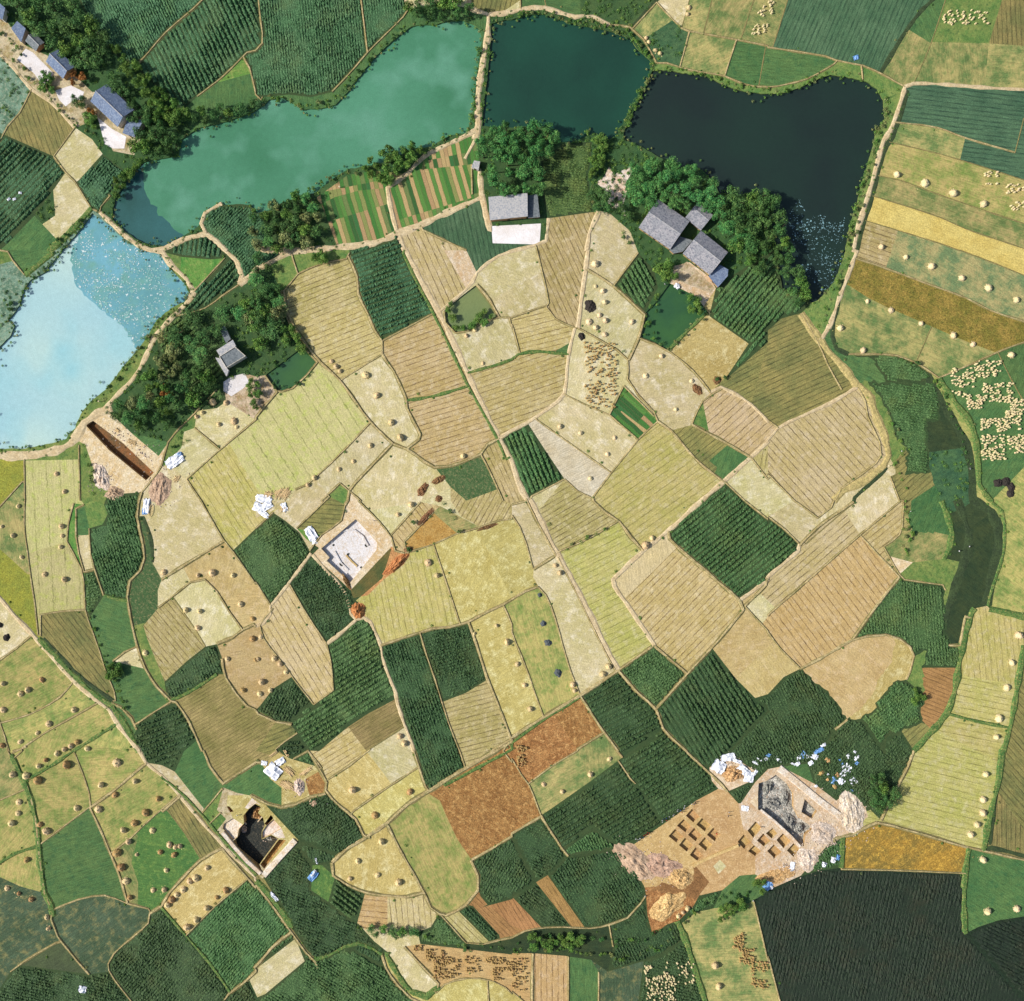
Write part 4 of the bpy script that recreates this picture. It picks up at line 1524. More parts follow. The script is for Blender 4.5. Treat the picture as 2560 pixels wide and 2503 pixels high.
for gid, (c, fs) in enumerate(groups.items()):
    if not fs: continue
    st, d = style[c][0], style[c][1]
    fs = [f for f in fs if tarea(f) > 1e-7]
    ctr = sum((sum((ov[i] for i in of[g]), Vector((0, 0)))/3*tarea(g) for g in fs), Vector((0, 0)))/max(1e-6, sum(tarea(f) for f in fs))
    ang = math.atan2(-d[1], d[0]) if d else random.uniform(0, 3.1)
    ids = sorted({i for f in fs for i in of[f]}); mp = {i: n for n, i in enumerate(ids)}
    ca, sa = math.cos(-ang), math.sin(-ang)
    loc = [((ov[i].x-ctr.x)*ca-(ov[i].y-ctr.y)*sa, (ov[i].x-ctr.x)*sa+(ov[i].y-ctr.y)*ca) for i in ids]
    tris = [tuple(mp[i] for i in orient(of[f])) for f in fs]
    z = 0.0; mat = GROUND.get(st, st); name = NAMES.get(st, 'grass_field')
    bd = boundary(fs)
    if st in PITS:
        mat, z = PITS[st]; name = 'pit_floor'
        if st == 'trench': name = 'trench_floor'
        VV = []; FF = []; 
        for a, b in bd:
            pa, pb = ov[a], ov[b]; n = len(VV); dd = (pb-pa)
            nrm = Vector((-dd.y, dd.x)); nrm = nrm.normalized() if nrm.length > 0 else nrm
            if (pa+nrm*.05-ctr).length > (pa-ctr).length: nrm = -nrm
            VV += [(pa.x, pa.y, 0), (pb.x, pb.y, 0), (pb.x+nrm.x*.12, pb.y+nrm.y*.12, z-.05), (pa.x+nrm.x*.12, pa.y+nrm.y*.12, z-.05)]; FF.append((n, n+1, n+2, n+3))
        tag(obj('pit_wall', mesh_np('pit_wall', VV, np.array(FF), [M['dirtt' if st != 'pitw' else 'dirtw']])), kind='structure')
    elif st in WATER: z = WZ; name = 'pond_water'
    me = mesh_np(name, [(x, y, 0) for x, y in loc], np.array(tris), [M[mat]])
    o = tag(obj(name, me, None, (ctr.x, ctr.y, z), ang), kind='structure')
    FIELDS.append(dict(style=st, ang=ang, ctr=ctr, bd=bd, area=sum(tarea(f) for f in fs), obj=o))
    if st in WATER:
        for a, b in bd: watedge.setdefault((min(a, b), max(a, b)), []).append((a, b))
VV = []; FF = []
for k, l in watedge.items():
    if len(l) != 1: continue
    a, b = l[0]; n = len(VV); pa, pb = ov[a], ov[b]
    VV += [(pa.x, pa.y, 0), (pb.x, pb.y, 0), (pb.x, pb.y, WZ-.3), (pa.x, pa.y, WZ-.3)]; FF.append((n, n+1, n+2, n+3))
tag(obj('pond_bank', mesh_np('pond_bank', VV, np.array(FF), [M['grass']])), kind='structure')
# ground beyond the traced map: one sheet with a hole for the map, a patchwork of fields to the horizon
def far_mat():
    t = NT('countryside'); v = t.n.new('ShaderNodeTexVoronoi'); v.inputs['Scale'].default_value = .022; v.distance = 'CHEBYCHEV'
    t.L(t.tc.outputs['Object'], v.inputs['Vector'])
    r = t.n.new('ShaderNodeValToRGB'); r.color_ramp.interpolation = 'CONSTANT'; e = r.color_ramp.elements
    cs = [(112,128,72), (66,104,62), (190,176,110), (60,90,58), (150,146,84), (92,128,66), (200,180,130), (84,108,64)]
    for i, c in enumerate(cs):
        q = e[i] if i < 2 else e.new(i/len(cs)); q.position = i/len(cs); q.color = alb(c)
    s = t.n.new('ShaderNodeSeparateColor'); t.L(v.outputs['Color'], s.inputs[0]); t.L(s.outputs[0], r.inputs[0])
    c = t.mix(t.ma('MULTIPLY', t.noise(.1, 4, .6), .5), r.outputs[0], alb((104, 128, 66))); c, g = t.grain(c, .25); return t.out(c, g, .5, .1)
B = 9000
VV = [(-B,-B,0),(B,-B,0),(B,B,0),(-B,B,0),(-FX,-FY,0),(FX,-FY,0),(FX,FY,0),(-FX,FY,0)]
tag(obj('ground', mesh_np('ground', VV, np.array([(0,1,5,4),(1,2,6,5),(2,3,7,6),(3,0,4,7)]), [far_mat()])), kind='structure')
# ---------------------------------------------------------------- bunds, paths, ditches (raised or sunk strips)
KINDS = {'b': ('field_bund', 'bund', .5, .28), 'b2': ('field_bund', 'bund', .82, .34), 'b3': ('field_bund', 'bund', 1.15, .36), 'p2': ('path', 'path', 1.2, .16), 'p3': ('path', 'path', 1.6, .18), 'p4': ('path', 'path', 1.9, .18),
         'p5': ('path', 'path', 2.1, .2), 'p7': ('path', 'path', 2.9, .2), 'q7': ('path', 'trackdirt', 2.7, .2), 'g': ('grass_bank', 'bundg', 2.2, .35), 'g1': ('grass_bank', 'bundg', 1.1, .28), 'd': ('furrow_bund_shade', 'furrow_bund_shade', .45, .015), 'd6': ('ditch', 'ditchm', 3.2, .03), 'd3': ('ditch', 'ditchm', 1.5, .03)}
acc = {}
KINDS.update({'xb': ('furrow_bund_shade', 'furrow_bund_shade', .85, .012), 'xb2': ('furrow_bund_shade', 'furrow_bund_shade', 1.4, .012), 'xb3': ('furrow_bund_shade', 'furrow_bund_shade', 1.7, .012)})
# a flat dark strip under each bund paints shade along its edges
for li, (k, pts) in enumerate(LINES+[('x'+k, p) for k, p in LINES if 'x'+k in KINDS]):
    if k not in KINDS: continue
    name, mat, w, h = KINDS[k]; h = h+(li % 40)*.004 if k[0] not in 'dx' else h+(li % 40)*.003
    A = acc.setdefault(mat, [name, [], []])
    P = [Vector(p) for p in pts]; Q = [P[0]]
    for i in range(len(P)-1):
        L = (P[i+1]-P[i]).length; n = max(1, int(L/1.1))
        for j in range(1, n+1): Q.append(P[i].lerp(P[i+1], j/n))
    Q = [q for i, q in enumerate(Q) if i == 0 or (q-Q[i-1]).length > .04]
    if len(Q) < 2: continue
    base = len(A[1])
    for i, q in enumerate(Q):
        t = (Q[min(i+1, len(Q)-1)]-Q[max(i-1, 0)]); n = Vector((-t.y, t.x)).normalized() if t.length > 0 else Vector((0, 1))
        ww = w/2*(1+.6*noise.noise((q.x*.16, q.y*.16, li)))*(1+.15*noise.noise((q.x*1.3, q.y*1.3, li))); off = .1*noise.noise((q.x*.2, q.y*.2, li+50))*w
        c = q+n*off; hh = h*(1+.3*noise.noise((q.x*.5, q.y*.5, li)))
        for s, zf in ((-1.25, -.02), (-.62, hh), (.62, hh*1.02), (1.25, -.02)):
            A[1].append((c.x+n.x*ww*s, c.y+n.y*ww*s, zf if zf > 0 else -.02))
    for i in range(len(Q)-1):
        for s in range(3): a = base+i*4+s; A[2].append((a, a+4, a+5, a+1))
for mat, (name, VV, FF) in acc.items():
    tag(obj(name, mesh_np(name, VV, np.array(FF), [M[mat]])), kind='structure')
# ---------------------------------------------------------------- crop rows
def crop_rows(F, sp, wd, h, mat, jit, dens, label):
    ca, sa = math.cos(-F['ang']), math.sin(-F['ang']); c = F['ctr']
    seg = []
    for a, b in F['bd']:
        pa, pb = ov[a]-c, ov[b]-c
        seg.append((pa.x*ca-pa.y*sa, pa.x*sa+pa.y*ca, pb.x*ca-pb.y*sa, pb.x*sa+pb.y*ca))
    ys = [s[1] for s in seg]+[s[3] for s in seg]
    VV = []; FF = []; n0 = 0; y = min(ys)+sp*.5
    while y < max(ys):
        def spans(yy):
            xs = sorted(s[0]+(yy-s[1])*(s[2]-s[0])/(s[3]-s[1]) for s in seg if (s[1] <= yy) != (s[3] <= yy)); return list(zip(xs[::2], xs[1::2]))
        S = spans(y)
        for dy in (-wd*.5-.15, wd*.5+.15):      # stay clear of the bunds on every side
            S2 = spans(y+dy); S = [(max(a, c2), min(b, d2)) for a, b in S for c2, d2 in S2 if min(b, d2) > max(a, c2)]
        for x0, x1 in S:
            x0, x1 = x0+.55+abs(random.gauss(0, .3)), x1-.55-abs(random.gauss(0, .3))
            if x1-x0 < 1: continue
            n = max(3, int((x1-x0)/dens)); X = np.linspace(x0, x1, n)
            X = X+rng.normal(0, dens*.25, n)
            prof = np.array([-1, -.55, 0, .55, 1.])
            hh = h*np.clip(rng.normal(.8, .3, (n, 5)), .25, 1.5)*np.array([0, .85, 1, .85, 0]); hh[0] *= .3; hh[-1] *= .3
            weak = np.array([noise.noise((c.x+xx*.07, c.y+y*.07, 4.)) + .6*noise.noise((c.x+xx*.25, c.y+y*.25, 8.)) for xx in X]); hh *= np.clip(.95+1.5*weak, .12, 1.25)[:, None]
            yy = y+prof[None, :]*wd/2*np.clip(rng.normal(1, jit, (n, 1)), .5, 1.5)+rng.normal(0, .06, (n, 5))
            blk = np.stack([np.repeat(X[:, None], 5, 1)+rng.normal(0, .08, (n, 5)), yy, hh+.01], -1).reshape(-1, 3)
            VV.append(blk); k = np.arange(n-1)[:, None]*5+np.arange(4)[None, :]+n0
            FF.append(np.stack([k, k+5, k+6, k+1], -1).reshape(-1, 4)); n0 += n*5
        y += sp
    if not VV: return
    me = mesh_np('crop_rows', np.concatenate(VV), np.concatenate(FF), [mat])
    tag(obj('crop_rows', me, None, (c.x, c.y, 0), F['ang']), label, 'crop', kind='stuff')
REG = ['far left', 'left centre', 'right centre', 'far right']; RG2 = ['top', 'upper', 'lower', 'bottom']
def region(x, y):
    a, b = topx(x, y); return '%s %s' % (RG2[min(3, max(0, int(b//626)))], REG[min(3, max(0, int(a//640)))])
for F in FIELDS:
    st = F['style']
    u, v = topx(F['ctr'].x, F['ctr'].y)
    mat = M['cropleafb'] if v < 900 and u < 1300 else (M['cropleafd'] if random.random() < .65 else M['cropleaf']) if v > 1450 else M['cropleafo'] if random.random() < .3 else M['cropleaf']
    sz = 'large' if F['area'] > 1400 else 'small' if F['area'] < 500 else 'mid-sized'
    lb = '%s plot, %s' % (sz, region(F['ctr'].x, F['ctr'].y))
    if st == 'crop': crop_rows(F, 1.95, 1.5, .75, mat, .15, .42, 'leafy dark green crop in clear rows, '+lb)
    elif st == 'crop2': crop_rows(F, 1.2, 1.35, .5, mat, .4, .38, 'dense dark green leafy crop, '+lb)
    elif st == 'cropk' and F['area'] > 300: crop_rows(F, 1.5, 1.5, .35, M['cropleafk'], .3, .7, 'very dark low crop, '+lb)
    elif st == 'cropd': crop_rows(F, 1.1, 1.15, .45, mat, .3, .5, 'low even green crop, '+lb)
# ---------------------------------------------------------------- where things stand
TRI = np.array([[(ov[i].x, ov[i].y) for i in t] for t in of]); STY = ['']*len(of)
for c, fs in groups.items():
    for f in fs: STY[f] = style[c][0]
TMIN = TRI.min(1); TMAX = TRI.max(1)
def style_at(x, y):
    for f in np.nonzero((TMIN[:, 0] <= x) & (TMAX[:, 0] >= x) & (TMIN[:, 1] <= y) & (TMAX[:, 1] >= y))[0]:
        if inside((x, y), of[f]): return STY[f]
    return 'none'
GRD = {'tanb': 'brown-tan stubble', 'tan': 'pale tan stubble', 'tanl': 'pale tan stubble', 'tanw': 'whitish stubble', 'tanp': 'orange-tan soil', 'tany': 'yellow-tan stubble', 'stub': 'furrowed tan stubble', 'stub2': 'furrowed tan stubble', 'pk': 'pinkish furrowed stubble', 'pk2': 'pinkish furrowed stubble', 'stubg': 'yellow-green stubble', 'stubw': 'yellow-green stubble', 'stubo': 'olive stubble', 'olive': 'olive stubble', 'mottle': 'mottled green and tan stubble', 'mottleg': 'mottled yellow-green stubble', 'mottleb': 'greyish mottled stubble', 'mottled': 'dark mottled stubble', 'green': 'green grass field', 'green2': 'bright green field', 'brown': 'brown-olive rice plot', 'yellow': 'yellow stubble', 'rust': 'rust-brown field'}
def gname(x, y): return GRD.get(style_at(x, y), 'grassy ground')
GRD.update({'mottle': 'mottled green-tan stubble', 'mottleg': 'mottled yellow-green stubble', 'stubg': 'lime stubble', 'stubw': 'lime stubble', 'pk': 'pinkish furrows', 'pk2': 'pinkish furrows', 'brown': 'brown rice plot'})
def lathe(prof, n, jit=0., seed=0, cap=True):
    r = np.random.default_rng(seed); V = []; F = []
    for i, (rad, z) in enumerate(prof):
        for k in range(n):
            a = 2*math.pi*k/n; q = rad*(1+r.normal(0, jit)); V.append((q*math.cos(a), q*math.sin(a), z+r.normal(0, jit*.35)))
    for i in range(len(prof)-1):
        for k in range(n): F.append((i*n+k, i*n+(k+1) % n, (i+1)*n+(k+1) % n, (i+1)*n+k))
    if cap: F.append(tuple((len(prof)-1)*n+k for k in range(n)))
    return V, F
def join(parts):
    V = []; F = []; I = []
    for v, f, m in parts:
        b = len(V); V += list(v); F += [tuple(b+i for i in q) for q in f]; I += [m]*len(f)
    return V, F, I
# straw stacks: a domed round rick with a pointed cap
STK = {}
for kind, mats in (('s', 'straw'), ('p', 'strawp'), ('b', 'strawb')):
    STK[kind] = []
    for q in range(3):
        V, F = lathe([(1.06, 0), (1.12, .3), (1.05, .8), (.84, 1.15), (.5, 1.42), (.2, 1.62), (.05, 1.78)], 26, .07, q+5)
        r = random.Random(q); parts = [(V, F, 0)]
        for k in range(46):      # loose straw wisps sticking out round the foot
            a = r.uniform(0, 6.283); R0 = r.uniform(.95, 1.1); L = r.uniform(.15, .45); w = .05; z = r.uniform(.02, .5)
            x, y = math.cos(a), math.sin(a)
            parts.append(([(x*R0-y*w, y*R0+x*w, z), (x*R0+y*w, y*R0-x*w, z), (x*(R0+L)+y*w, y*(R0+L)-x*w, z*.2+.02), (x*(R0+L)-y*w, y*(R0+L)+x*w, z*.2+.02)], [(0, 1, 2, 3)], 0))
        V, F, I = join(parts)
        tip = lathe([(.24, 1.6), (.15, 1.72), (.17, 1.84), (.04, 1.98)], 9, .12, q)
        STK[kind].append((mesh_np('straw_stack', V, F, [M[mats]], I, False), mesh_np('cap', *tip, [M['straw']], None, False)))
def heap_mesh(name, mat, rx, ry, h, seed, rough=.35, n=26):
    V = []; F = []
    for i in range(n+1):
        for k in range(n+1):
            x = -1+2*i/n; y = -1+2*k/n; m = max(abs(x), abs(y)); L = math.hypot(x, y)
            if L > 1e-6: x, y = x*m/L, y*m/L
            rr = math.hypot(x, y); e = 1+.34*noise.noise((x*1.6, y*1.6, seed))+.12*noise.noise((x*5, y*5, seed))
            z = h*max(0, 1-rr**1.8)**1.25*(1+rough*2*noise.noise((x*3.2, y*3.2, seed+9)))+h*rough*.7*noise.noise((x*8, y*8, seed+3))*(1-rr**3)
            V.append((x*rx*e, y*ry*e, max(z, -.03) if rr < .99 else -.03))
    for i in range(n):
        for k in range(n): a = i*(n+1)+k; F.append((a, a+n+1, a+n+2, a+1))
    return mesh_np(name, V, np.array(F), [mat], None, False)
stacks = []
def rows(tag_):
    for ln in OBJ.split('\n'):
        t = ln.split()
        if t and t[0] == tag_: yield t[1:]
TP = 640/1947*PX
for t in rows('H'):
    p = t[0][:-1]
    for q in t[1:]:
        x, y, r = map(float, q.split(',')); X, Y = conv(p, x, y); stacks.append((X, Y, r*TP*1.02, p))
def ordinals(items, noun, place, cat, grp, one):
    # items = [(object, x, y)] alike in look and place: each is told apart by its place in the row of them
    ON = ['first', 'second', 'third', 'fourth', 'fifth', 'sixth', 'seventh', 'eighth', 'ninth', 'tenth', 'eleventh', 'twelfth']
    def run(it, pre):
        it = sorted(it, key=lambda a: a[1]); n = len(it)
        for i, (o, x, y) in enumerate(it):
            if n == 1: w = 'the %s%s %s' % (pre, one, place) if pre else '%s %s' % (one, place)
            elif n <= 12: w = '%s from left, %s%s %s' % (ON[i], pre, noun, place)
            else: w = 'one of the crowded %s%s %s' % (pre, noun, place)
            if i == 0 and 1 < n <= 12: w = 'leftmost of the %s%s %s' % (pre, noun, place)
            tag(o, w, cat, grp)
    if len(items) <= 9: run(items, '')
    else:
        ys = sorted(a[2] for a in items); k = max(2, min(4, (len(items)+8)//9)); nm = {2: ['lower ', 'upper '], 3: ['lowest ', 'middle ', 'uppermost '], 4: ['lowest ', 'low middle ', 'high middle ', 'uppermost ']}[k]
        it = sorted(items, key=lambda a: a[2]); q = (len(it)+k-1)//k
        for j in range(k): run(it[j*q:(j+1)*q], nm[j])
info = []; SG = {}
for X, Y, r, p in stacks:
    px, py = topx(X, Y)
    kind = 'b' if (p in ('03', '02') and random.random() < .25) or (p in ('13', '12') and random.random() < .15) else ('p' if p in ('32', '33', '30', '31', '21') else 's')
    col = {'b': 'brown', 'p': 'cream', 's': 'golden'}[kind]
    lb = (col, gname(X, Y), region(X, Y))
    info.append((X, Y, r*.83*random.uniform(.85, 1.12), kind, lb))
for X, Y, r, kind, lb in info:
    bm, tm = random.choice(STK[kind])
    e = empty('straw_stack', (X, Y, 0), random.uniform(0, 6)); s = r/1.05; e.scale = (s*random.uniform(.85, 1.15), s*random.uniform(.85, 1.15), s*random.uniform(.75, 1.2))
    obj('stack_body', bm, e); obj('cap', tm, e)
    SG.setdefault(lb, []).append((e, X, Y))
for (col, gn, rg), it in SG.items(): ordinals(it, col+' straw stacks', 'on %s, %s' % (gn, rg), 'straw stack', '%s straw stacks on %s, %s' % (col, gn, rg), 'lone '+col+' straw stack')
for tg, mat, nm, lbk in (('K', 'ash', 'burnt_straw_heap', 'black burnt straw heap'), ('Y', 'ashgrey', 'ash_heap', 'blue-grey heap of ash')):
    n = 0
    for t in rows(tg):
        for q in t[1:]:
            x, y, r = map(float, q.split(',')); X, Y = conv(t[0][:-1], x, y); n += 1
            o = obj(nm, heap_mesh(nm, M[mat], r*TP*1.1, r*TP, .7+r*.008, n*7+len(nm), .3, 16), None, (X, Y, 0), n)
            szn = 'large' if r > 31 else 'small' if r < 26 else 'mid-sized'
            tag(o, '%s %s on %s, %s' % (szn, lbk, gname(X, Y), region(X, Y)), 'straw heap' if tg == 'K' else 'ash heap', ('burnt heaps, ' if tg == 'K' else 'ash heaps, ')+region(X, Y))
# sheaves: small bundles tied at the waist
sv = {}
for kind, mat in (('C', 'strawp'), ('D', 'strawb')):
    V, F = lathe([(.40, 0), (.34, .3), (.16, .55), (.24, .72), (.34, .95), (.1, 1.02)], 8, .12, 3)
    sv[kind] = mesh_np('straw_sheaf', V, F, [M[mat]], None, False)
pts = []
for kind in 'CD':
    for t in rows(kind):
        n = int(t[1]); x0, y0 = map(float, t[2].split(',')); x1, y1 = map(float, t[3].split(','))
        k = 0; tries = 0; mine = []
        while k < n and tries < n*60:
            tries += 1; u = (random.random(), random.random()); x = x0+(x1-x0)*u[0]; y = y0+(y1-y0)*u[1]
            if noise.noise((x*.012, y*.012, len(pts)*.0)) < -.32: continue
            X, Y = conv(t[0][:-1], x, y)
            if any((X-a)**2+(Y-b)**2 < .62**2 for a, b in mine): continue
            mine.append((X, Y)); pts.append((X, Y, kind)); k += 1
keep = set(random.Random(3).sample(range(len(pts)), min(300, len(pts))))
sV, sF, sI = [], [], []; SVG = {}
for i, (X, Y, kind) in enumerate(pts):
    s = random.uniform(.8, 1.2)
    if i in keep:
        o = obj('straw_sheaf', sv[kind], None, (X, Y, 0), random.uniform(0, 6)); o.scale = (s, s, s); o.rotation_euler = (random.uniform(-.25, .25), random.uniform(-.25, .25), random.uniform(0, 6))
        nm = 'cream' if kind == 'C' else 'brown'
        SVG.setdefault((nm, gname(X, Y), region(X, Y)), []).append((o, X, Y))
    else:
        V, F = lathe([(.40*s, 0), (.34*s, .3*s), (.16*s, .55*s), (.24*s, .72*s), (.34*s, .95*s), (.1, 1.02*s)], 7, .14, i); b = len(sV)
        sV += [(x+X, y+Y, z) for x, y, z in V]; sF += [tuple(b+j for j in f) for f in F]; sI += [0 if kind == 'C' else 1]*len(F)
for (nm, g_, r_), it in SVG.items(): ordinals(it, nm+' straw sheaves', 'on %s, %s' % (g_, r_), 'sheaf', '%s sheaves, %s, %s' % (nm, g_, r_), 'lone '+nm+' straw sheaf')
tag(obj('straw_sheaves', mesh_np('straw_sheaves', sV, sF, [M['strawp'], M['strawb']], sI)), 'the many further small straw sheaves crowded among the others in the fields', 'sheaves', kind='stuff')
# ---------------------------------------------------------------- trees and shrubs
def crown_mesh(seed, mat, R0, H, base, nl, nq, qs):
    r = np.random.default_rng(seed); C = []; lobes = []
    for i in range(nl):
        a = r.uniform(0, 6.283); d = R0*math.sqrt(r.uniform(0, 1))*.66; z = base+(H-base)*r.uniform(.25, .85)*(1-.35*(d/R0)**2); lobes.append((d*math.cos(a), d*math.sin(a), z, R0*r.uniform(.28, .48)))
    P = []; N = []
    for i in range(nq):
        lx, ly, lz, lr = lobes[r.integers(nl)]; v = r.normal(0, 1, 3); v /= np.linalg.norm(v); v[2] = abs(v[2])*.9-.12
        q = lr*r.uniform(.55, 1.12); P.append((lx+v[0]*q, ly+v[1]*q, lz+v[2]*q*.9)); n = v+r.normal(0, .55, 3); N.append(n/np.linalg.norm(n))
    P = np.array(P); N = np.array(N); up = r.normal(0, 1, (nq, 3)); T = np.cross(N, up); T /= np.linalg.norm(T, axis=1)[:, None]; Bv = np.cross(N, T)
    s = (qs*r.uniform(.6, 1.3, nq))[:, None]; V = np.stack([P-T*s, P-Bv*s*.6, P+T*s, P+Bv*s*.6], 1).reshape(-1, 3)
    return mesh_np('crown', V, np.arange(nq*4).reshape(-1, 4), [mat])
def trunk_mesh(seed, H, r0, R0):
    r = random.Random(seed); parts = []
    def limb(a, b, ra, rb):
        a, b = Vector(a), Vector(b); d = (b-a).normalized(); u = d.orthogonal().normalized(); w = d.cross(u); V = []
        for c, q in ((a, ra), (b, rb)):
            for k in range(7): t = 6.283*k/7; V.append(tuple(c+u*math.cos(t)*q+w*math.sin(t)*q))
        parts.append((V, [(k, (k+1) % 7, 7+(k+1) % 7, 7+k) for k in range(7)], 0))
    limb((0, 0, -.1), (.1, .05, H*.45), r0, r0*.7)
    limb((.1, .05, H*.45), (.15, .1, H*.8), r0*.7, r0*.25)
    for i in range(5):
        a = r.uniform(0, 6.283); limb((.1, .05, H*r.uniform(.35, .6)), (math.cos(a)*R0*.6, math.sin(a)*R0*.6, H*r.uniform(.6, .8)), r0*.4, r0*.12)
    V, F, I = join(parts); return mesh_np('trunk', V, F, [M['bark']])
PT = {}
TS = {'dark': ('leafdark', 2.9, 6, 1.6), 'mid': ('leafmid', 2.3, 4.2, .8), 'tall': ('leaftall', 2.7, 9.5, 3.5), 'pale': ('leafpale', 2.3, 4.5, .8), 'autumn': ('leafautumn', 1.9, 4.5, 1.0)}
for k, (m, R0, H, bs) in TS.items():
    PT[k] = [(crown_mesh(i*13+len(k), M[m], R0, H, bs, 11, 1100, .21), trunk_mesh(i, H, .16+H*.012, R0)) for i in range(4)]
def in_poly(x, y, P):
    c = False; j = len(P)-1
    for i in range(len(P)):
        if (P[i][1] > y) != (P[j][1] > y) and x < (P[j][0]-P[i][0])*(y-P[i][1])/(P[j][1]-P[i][1])+P[i][0]: c = not c
        j = i
    return c
TN = {'dark': ('leafy_tree', 'dark green'), 'mid': ('leafy_tree', 'mid green'), 'tall': ('tall_tree', 'tall bright green'), 'pale': ('leafy_tree', 'pale grey-green'), 'autumn': ('autumn_tree', 'orange-brown')}
def near_what(X, Y):
    n = []
    for nm, c in LAND:
        n.append((math.hypot(X-c[0], Y-c[1]), nm))
    return min(n)[1]
LAND = [('the long green pond', conv('10', 700, 700)), ('the long green pond', conv('10', 100, 1200)), ('the dark green pond', conv('20', 300, 500)), ('the black pond', conv('20', 1700, 1000)), ('the black pond', conv('30', 300, 1200)), ('the milky blue pond', conv('01', 400, 700)), ('the two grey-tiled farmhouses', conv('20', 1250, 1800)), ('the square-roofed farmhouse', conv('20', 0, 1650)), ('the white-walled house', conv('01', 1780, 850)), ('the top left houses', conv('00', 500, 600)), ('the blue-roofed pond house', conv('00', 880, 900)), ('the small green pond', conv('11', 250, 850)), ('the muddy pond', conv('11', 1620, 450)), ('the right-hand moat', conv('32', 1450, 300)), ('the deep black pit', conv('03', 1850, 600)), ('the grey pit', conv('33', 100, 400)), ('the bottom moat', conv('23', 300, 1450)), ('the left-hand moat', conv('02', 800, 900)), ('the test pits', conv('23', 1400, 650)), ('the long trench', conv('01', 900, 1500)), ('the central white pit', conv('12', 730, 380)), ('the middle of the fields', conv('22', 100, 400)), ('the right-hand ricefields', conv('31', 1400, 500)), ('the bottom left fields', conv('03', 600, 1000))]
def put_tree(k, X, Y, sc, h=None):
    cm, tm = random.choice(PT[k]); e = empty(TN[k][0], (X, Y, 0), random.uniform(0, 6.28)); hs = sc if h is None else h/TS[k][2]*random.uniform(.85, 1.15)
    e.scale = (sc, sc, hs); obj('crown', cm, e); obj('trunk', tm, e)
    TG.setdefault((k, near_what(X, Y), '' ), []).append((e, X, Y))
TG = {}
HOUSES_AT = []
def clear(X, Y, r=1.0):
    return all(not in_poly(X, Y, P) for P in HOUSES_AT)
# ---------------------------------------------------------------- houses
def roof_mat(name, c1, c2, c3):
    t = NT(name, .85, .2); t.co = t.tc.outputs['Object']; x, y, z = t.xyz()
    c = t.mix(t.noise(.5, 4, .65), alb(c1), alb(c2)); c = t.mix(t.ma('MULTIPLY', t.noise(1.5, 3, .7, lo=.46, hi=.62), .95), c, alb(c3))
    fr = t.ma('SINE', t.ma('MULTIPLY', x, 6.283/.36)); c, g = t.grain(c, .2, 4)
    return t.out(c, t.ma('ADD', g, fr), .6, .05)
RM = {'grey': roof_mat('roof_tiles_grey', (176,172,176), (150,152,158), (112,116,128)), 'blue': roof_mat('roof_tiles_slate', (112,130,160), (98,112,140), (140,154,176)), 'light': roof_mat('roof_sheet_light', (200,196,194), (186,184,184), (150,156,166)), 'flat': roof_mat('roof_cement', (134,140,144), (118,126,130), (96,104,110))}
WM = {'brick': field_mat('wall_brick', (176,128,92), (196,156,112), ps=.6), 'white': field_mat('wall_plaster', (226,220,210), (206,196,180), ps=.6), 'mud': field_mat('wall_mud', (206,172,124), (186,150,104), ps=.6)}
DOOR = plain('door_wood', (84, 62, 44)); GLASS = plain('window_glass', (70, 84, 92), .15, .6, .05)
def quadmesh(name, V, F, mat): return mesh_np(name, V, F, [mat])
def boxv(x0, x1, y0, y1, z0, z1):
    V = [(x0,y0,z0),(x1,y0,z0),(x1,y1,z0),(x0,y1,z0),(x0,y0,z1),(x1,y0,z1),(x1,y1,z1),(x0,y1,z1)]
    return V, [(0,3,2,1),(4,5,6,7),(0,1,5,4),(1,2,6,5),(2,3,7,6),(3,0,4,7)]
def openings(e, x0, x1, yf, sgn, n, h=2.0):
    # door in the middle, windows to both sides, on the wall at y = yf facing sgn
    xs = np.linspace(x0, x1, n+2)[1:-1]
    for i, x in enumerate(xs):
        if i == n//2:
            V, F = boxv(x-.5, x+.5, min(yf, yf+sgn*.06), max(yf, yf+sgn*.06), 0.02, h); d = obj('door', quadmesh('door', V, F, DOOR), e)
            V, F = boxv(x+.34, x+.42, min(yf+sgn*.06, yf+sgn*.12), max(yf+sgn*.06, yf+sgn*.12), .95, 1.05); obj('handle', quadmesh('handle', V, F, GLASS), d)
        else:
            V, F = boxv(x-.5, x+.5, min(yf, yf+sgn*.05), max(yf, yf+sgn*.05), .95, 1.95); w = obj('window', quadmesh('window', V, F, GLASS), e)
            parts = [boxv(x-.58, x+.58, min(yf, yf+sgn*.09), max(yf, yf+sgn*.09), .87, .95)+(0,), boxv(x-.58, x+.58, min(yf, yf+sgn*.09), max(yf, yf+sgn*.09), 1.95, 2.03)+(0,)]
            V, F, I = join(parts); obj('frame', quadmesh('frame', V, F, DOOR), w)
